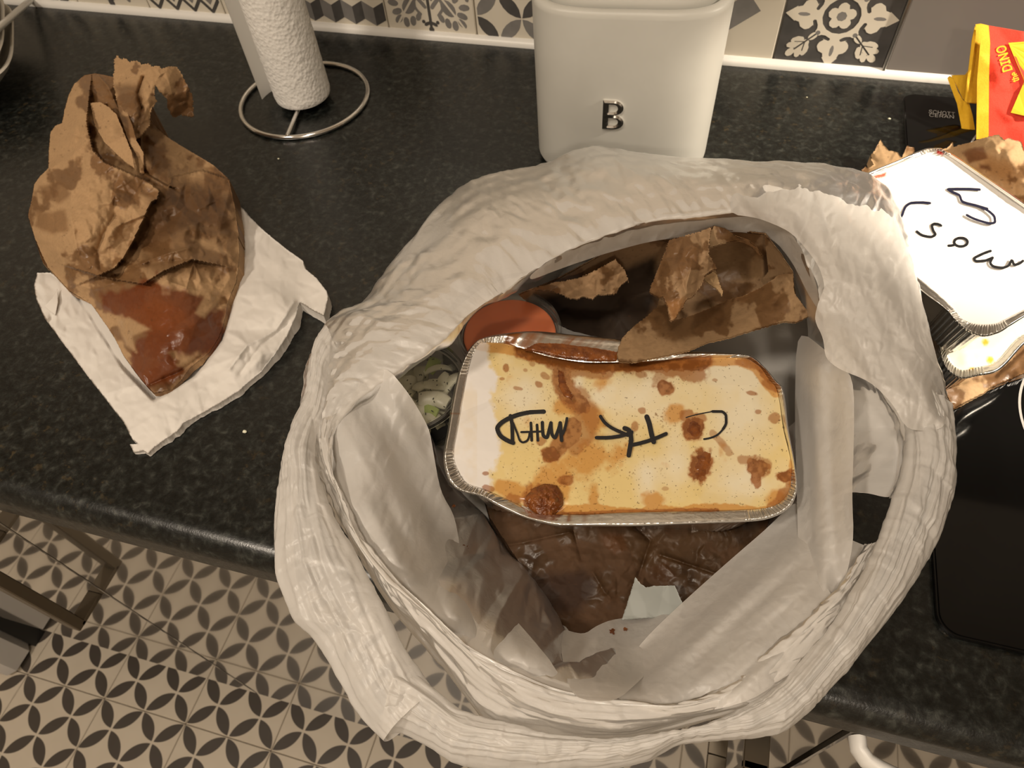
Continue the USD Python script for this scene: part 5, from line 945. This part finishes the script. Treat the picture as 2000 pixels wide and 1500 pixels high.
hang = seamless(lambda q: facet(q, 24, 106, (1.0, 3.4), .25)); hang2 = seamless(lambda q: facet(q, 10, 107, (1.0, 3.0), -.3))
F1 = front[:, None]; back = 1 - F1
disp = band * (back * (.0022 * big + .0024 * longf + .0013 * med + .00085 * fin + .00042 * tin) + F1 * (.0052 * longf + .0026 * big + .0010 * med + .0004 * fin)) + ins * (1 - .85 * bk) * (.0050 * hang + .0018 * hang2 + .0004 * fin)
disp += (1 - bk) * (1 - band - ins).clip(0, 1) * sstep(vB + .03, 0, VV) * (.0035 * hang + .001 * med)
S = S + nrm * disp[..., None] * np.sign((nrm[:, 40, 2]).mean() + 1e-9)
S[..., 2] = np.maximum(S[..., 2], Z0 + .0010 + .0002 * (np.arange(NV) / NV)[None, :])
m_low = (S[..., 1] < -.004) & (VV < vO * .8); S[..., 2] = np.where(m_low & (S[..., 2] < Z0 + .012), Z0 + .012, S[..., 2])
# torn handle openings: faces left out
def px_of(Pt):
    q = (Pt - [0, 0, Z0] - CAM) @ ROT.T; return np.stack([1000 + FPX * q[..., 0] / q[..., 2], 750 + FPX * q[..., 1] / q[..., 2]], -1)
fc = (S + np.roll(S, -1, 0))[:, :-1] / 2; fp_ = px_of(fc).reshape(-1, 2)
hole = Polygon([(1650, 970), (1656, 962), (1700, 965), (1764, 974), (1780, 1000), (1740, 1050), (1690, 1064), (1660, 1056), (1652, 1020), (1650, 990)])
h1 = shapely.contains_xy(hole, fp_[:, 0], fp_[:, 1]).reshape(fc.shape[:2])
uidx = np.arange(NU)[:, None] / NU * NS
mask = ~(h1 & (uidx > 11) & (uidx < 19))
skirt_off = (VV[:, :-1] < vO - .001) & (uidx > 12.3) & (uidx < 17.2)           # strap lifted clear of the bag here
mask &= ~skirt_off
cb = thing('carrier_bag', 'open white plastic carrier bag with folded rim holding the takeaway food', 'carrier bag')
obj('bag_body', grid_mesh(S, wrap_u=True, mask=mask), M['film'], cb, smooth=True)

def ribbon(name, edge_a, edge_b, seed, mid=.006, nu=420, nv=70, amp=1.0, pleat=1.0, rollover=.006):
    """A gathered strip of film between two edges; its edges turn under. Points: (px, py, height)."""
    a, b = smooth_line(edge_a, nu), smooth_line(edge_b, nu); A, B = at(a[:, 0], a[:, 1], z=a[:, 2]), at(b[:, 0], b[:, 1], z=b[:, 2])
    d = B - A; W = np.linalg.norm(d, axis=1, keepdims=True); d = d / (W + 1e-9)
    k = np.minimum(W * .35, rollover)
    rows = [A + d * k * 1.2 - up_ * k * 1.4, A + d * k * .25 - up_ * k * .8, A, lerp(A, B, .12) + up_ * mid * .55, lerp(A, B, .3) + up_ * mid * .95, lerp(A, B, .5) + up_ * mid, lerp(A, B, .7) + up_ * mid * .95, lerp(A, B, .88) + up_ * mid * .55, B, B - d * k * .25 - up_ * k * .8, B - d * k * 1.2 - up_ * k * 1.4]
    Rr = np.stack(rows, 1); t = np.r_[0, .03, .06, .16, .32, .5, .68, .84, .94, .97, 1.0]
    tq = np.linspace(0, 1, nv); G = PchipInterpolator(t, Rr, axis=1)(tq)
    s = np.r_[0, np.cumsum(np.linalg.norm(np.diff((A + B) / 2, axis=0), axis=1))] * 1000
    U2, V2 = np.meshgrid(s, tq, indexing='ij'); wmm = W * 1000
    q = np.stack([U2.ravel(), (V2 * wmm).ravel()], 1); n = np.cross(np.gradient(G, axis=0), np.gradient(G, axis=1)); n /= np.linalg.norm(n, axis=2, keepdims=True) + 1e-12
    n *= np.sign(n[..., 2].mean())
    lf = np.abs(fb(np.c_[q[:, 0] / 60, V2.ravel() * 9 + .02 * q[:, 0]], 1.0, seed, 3)) * -2 + .4
    dd = (.0042 * pleat * lf + amp * (.0020 * facet(q, 14, seed, (3.2, 1), .15) + .0011 * facet(q, 6, seed + 1, (2, 1), -.2) + .0005 * facet(q, 2.8, seed + 2, (1, 2), .4))).reshape(U2.shape)
    G = G + n * (dd * np.sin(np.pi * tq) ** .5)[..., None]
    m = grid_mesh(G); 
    if m.face_normals[:, 2].mean() < 0: m.invert()
    return obj(name, m, M['film'], cb, smooth=True)
# left handle loop: hangs from the left of the rim down over the worktop's front edge
ribbon('handle', [(640, 640, .088), (610, 690, .088), (600, 765, .088), (574, 850, .088), (552, 940, .088), (538, 1070, .087), (541, 1122, .086), (560, 1170, .085), (582, 1215, .083), (622, 1262, .080), (662, 1330, .076), (705, 1402, .072), (750, 1448, .068)],
       [(660, 690, .094), (640, 740, .096), (634, 810, .097), (618, 850, .097), (612, 890, .097), (626, 945, .096), (646, 1000, .094), (690, 1075, .092), (720, 1130, .090), (750, 1190, .088), (790, 1260, .084), (822, 1310, .080), (850, 1352, .076)], 201, mid=.008)
# the same loop running on along the bottom of the picture, gathered into long folds
ribbon('handle', [(790, 1290, .082), (850, 1345, .078), (905, 1392, .074), (980, 1408, .074), (1080, 1432, .074), (1180, 1442, .076), (1280, 1436, .078), (1380, 1416, .080), (1470, 1372, .082), (1560, 1300, .086), (1630, 1215, .090), (1690, 1110, .094), (1735, 1010, .096), (1762, 930, .097), (1772, 850, .097), (1740, 770, .1)],
       [(745, 1430, .066), (770, 1428, .064), (822, 1450, .062), (900, 1494, .060), (1010, 1512, .060), (1140, 1508, .060), (1262, 1486, .062), (1340, 1452, .066), (1420, 1444, .070), (1512, 1434, .074), (1612, 1350, .080), (1702, 1240, .084), (1790, 1120, .086), (1838, 1030, .088), (1864, 930, .090), (1860, 800, .092)][:16], 301, mid=.010, nu=700, nv=90)
# crumpled lobe of the mouth at the right, folded over the rim
def film_sheet(name, outline, heights, seed, crumple, extra=None, step=2.6):
    q = np.asarray(outline, float)
    for c in (.2, .25): q = np.stack([q * (1 - c) + np.roll(q, -1, 0) * c, q * c + np.roll(q, -1, 0) * (1 - c)], 1).reshape(-1, 2)
    outline = q
    s = sheet(outline, heights, step=step, seed=seed, thick=.00035, crumple=crumple, extra=extra)
    m, P, _ = s; n = len(m.vertices) // 2; T = m.faces[(m.faces < n).all(1)]
    obj(name, trimesh.Trimesh(m.vertices[:n], T, process=False), M['film'], cb, smooth=True)
    return _
film_sheet('folded_lobe', [(1440, 330), (1590, 326), (1680, 345), (1735, 390), (1768, 470), (1794, 560), (1822, 670), (1846, 760), (1850, 840), (1772, 842), (1745, 790), (1700, 745), (1640, 722), (1612, 700), (1608, 660), (1590, 625), (1598, 590), (1612, 560), (1600, 520), (1570, 480), (1540, 450), (1480, 425), (1420, 418)],
           [(1440, 335, .098), (1590, 330, .098), (1735, 395, .098), (1794, 560, .097), (1846, 760, .096), (1848, 838, .098), (1774, 840, .104), (1700, 745, .112), (1612, 700, .116), (1595, 600, .118), (1570, 480, .122), (1420, 420, .121), (1560, 380, .120), (1660, 480, .122), (1700, 600, .120), (1740, 700, .116), (1790, 780, .108), (1680, 680, .120)], 61,
           [(46, .0030, (1, 2.0), -.5), (18, .0013, (1, 2.2), -.2), (8, .0006, (1, 1.6), .2)], lambda Q: sfold(Q, 1.05, 60, 300, .016, 12))
# inner folds hanging towards the viewer: left pleat, right pleat and two low front pleats
zp1 = film_sheet('inner_pleat', [(640, 830), (700, 755), (752, 712), (800, 770), (838, 835), (846, 880), (860, 960), (890, 1010), (905, 1120), (1000, 1200), (1112, 1335), (1000, 1322), (870, 1240), (740, 1130), (664, 1010), (628, 905)],
           [(668, 830, .098), (760, 740, .099), (838, 835, .074), (850, 900, .070), (890, 1010, .058), (920, 1105, .050), (1000, 1200, .052), (1108, 1316, .078), (1112, 1335, .076), (1000, 1322, .080), (1000, 1286, .088), (870, 1240, .084), (880, 1205, .094), (740, 1130, .086), (760, 1100, .097), (664, 1010, .088), (690, 990, .098), (630, 905, .088), (662, 895, .097), (700, 755, .090), (780, 950, .086), (850, 1090, .074)], 63, [(12, .0004, (1, 2), .3)], lambda Q: sfold(Q, .95, 80, 600, .010, 5) + sfold(Q, 1.1, 34, 300, .003, 6))
film_sheet('inner_pleat', [(1556, 640), (1620, 690), (1668, 735), (1668, 860), (1664, 965), (1668, 1060), (1640, 1180), (1590, 1240), (1566, 1190), (1560, 1100), (1556, 960), (1552, 800)],
           [(1562, 665, .055), (1600, 716, .092), (1640, 747, .098), (1662, 900, .094), (1660, 1050, .092), (1640, 1180, .080), (1590, 1238, .078), (1566, 1188, .082), (1560, 1080, .064), (1557, 950, .052), (1557, 800, .048), (1610, 900, .074)], 64, [(10, .0003, (1, 1), 0)], lambda Q: sfold(Q, 1.55, 50, 600, .009, 7) + sfold(Q, 1.5, 24, 300, .002, 8))
film_sheet('inner_pleat', [(1180, 1345), (1225, 1290), (1270, 1236), (1340, 1170), (1430, 1090), (1500, 1030), (1560, 970), (1575, 1060), (1600, 1120), (1640, 1190), (1560, 1300), (1470, 1370), (1330, 1400), (1240, 1385)],
           [(1228, 1295, .050), (1340, 1170, .042), (1430, 1090, .040), (1550, 980, .044), (1564, 1180, .080), (1640, 1190, .078), (1480, 1268, .082), (1560, 1300, .076), (1400, 1343, .083), (1330, 1398, .074), (1300, 1360, .080), (1400, 1220, .064), (1480, 1130, .058), (1190, 1345, .078)], 65, [(10, .0003, (1, 1), 0)], lambda Q: sfold(Q, -.75, 70, 700, .016, 9) + sfold(Q, -.7, 30, 300, .003, 10))
zp2 = film_sheet('inner_pleat', [(1090, 1226), (1140, 1240), (1165, 1222), (1200, 1208), (1345, 1196), (1310, 1260), (1250, 1330), (1200, 1372), (1120, 1365), (1100, 1300)],
           [(1096, 1234, .020), (1165, 1222, .026), (1330, 1202, .030), (1240, 1300, .054), (1190, 1343, .086), (1120, 1333, .084), (1180, 1270, .050)], 66, [(8, .0003, (1, 1), 0)], lambda Q: sfold(Q, -.9, 50, 400, .010, 11))

def spot(x, y, r, zf0, seed):
    a = np.arange(14) * 2 * np.pi / 14; q = 1 + .5 * (np.random.default_rng(seed).uniform(-1, 1, 14))
    o = np.c_[x + r * q * np.cos(a), y + r * q * np.sin(a)]; v = np.vstack([o, [[x, y]]]); k = np.arange(14)
    f = np.stack([k, np.full(14, 14), (k + 1) % 14], 1)
    m = trimesh.Trimesh(at(v[:, 0], v[:, 1], z=zf0(v) + .0007), f, process=False)
    if m.face_normals[:, 2].mean() < 0: m.invert()
    obj('sauce_spot', m, M['brown_sauce'], cb)
for i, (x, y, r, zf0) in enumerate(((909, 1071, 6, zp1), (886, 988, 3, zp1), (912, 1083, 3, zp1), (1196, 1233, 6, zp2), (1221, 1229, 3.5, zp2), (1160, 1300, 3, zp2))): spot(x, y, r, zf0, i)
# crumbs on the worktop
rng = np.random.default_rng(4)
for (x, y, r, lb) in ((478, 843, .0011, 'pale crumb on the worktop between white paper and carrier bag'), (544, 310, .0007, 'tiny crumb on the worktop right of the brown paper bag'), (1737, 232, .0009, 'small pale crumb on the worktop left of the hob'), (1576, 190, .0006, 'tiny white crumb on the worktop right of the canister')):
    b = trimesh.creation.icosphere(2, r); b.vertices *= 1 + .25 * rng.uniform(-1, 1, (len(b.vertices), 1)); b.apply_scale([1.3, 1, .7]); p = at(x, y, z=r * .7); b.apply_translation(p + [0, 0, .0]); b.apply_translation([0, 0, Z0 - b.bounds[0][2]])
    obj('crumb', b, M['onion'], None, smooth=True, origin=p, label=lb, cat='crumb')
# the inside of the bag's back wall just under the lip
lipp = np.array([(1035, 540), (1090, 500), (1180, 460), (1270, 432), (1360, 420), (1450, 412), (1520, 428), (1560, 480), (1588, 540), (1604, 600)], float); lz = np.array([.105, .106, .108, .112, .114, .116, .116, .114, .110, .108])
wd = np.array([8, 26, 36, 40, 40, 40, 38, 36, 34, 10.])
dn = np.array([1150, 1790.]) - lipp; dn /= np.linalg.norm(dn, axis=1, keepdims=True); low_ = lipp + dn * wd[:, None]
film_sheet('inner_pleat', [*map(tuple, lipp - dn * 3)] + [*map(tuple, low_[::-1])], [(*p, z) for p, z in zip(lipp, lz)] + [(*p, z - .00062 * w) for p, z, w in zip(low_, lz, wd)], 67, [(22, .0010, (1, 1.6), .5), (9, .0004, (1, 1), 0)])
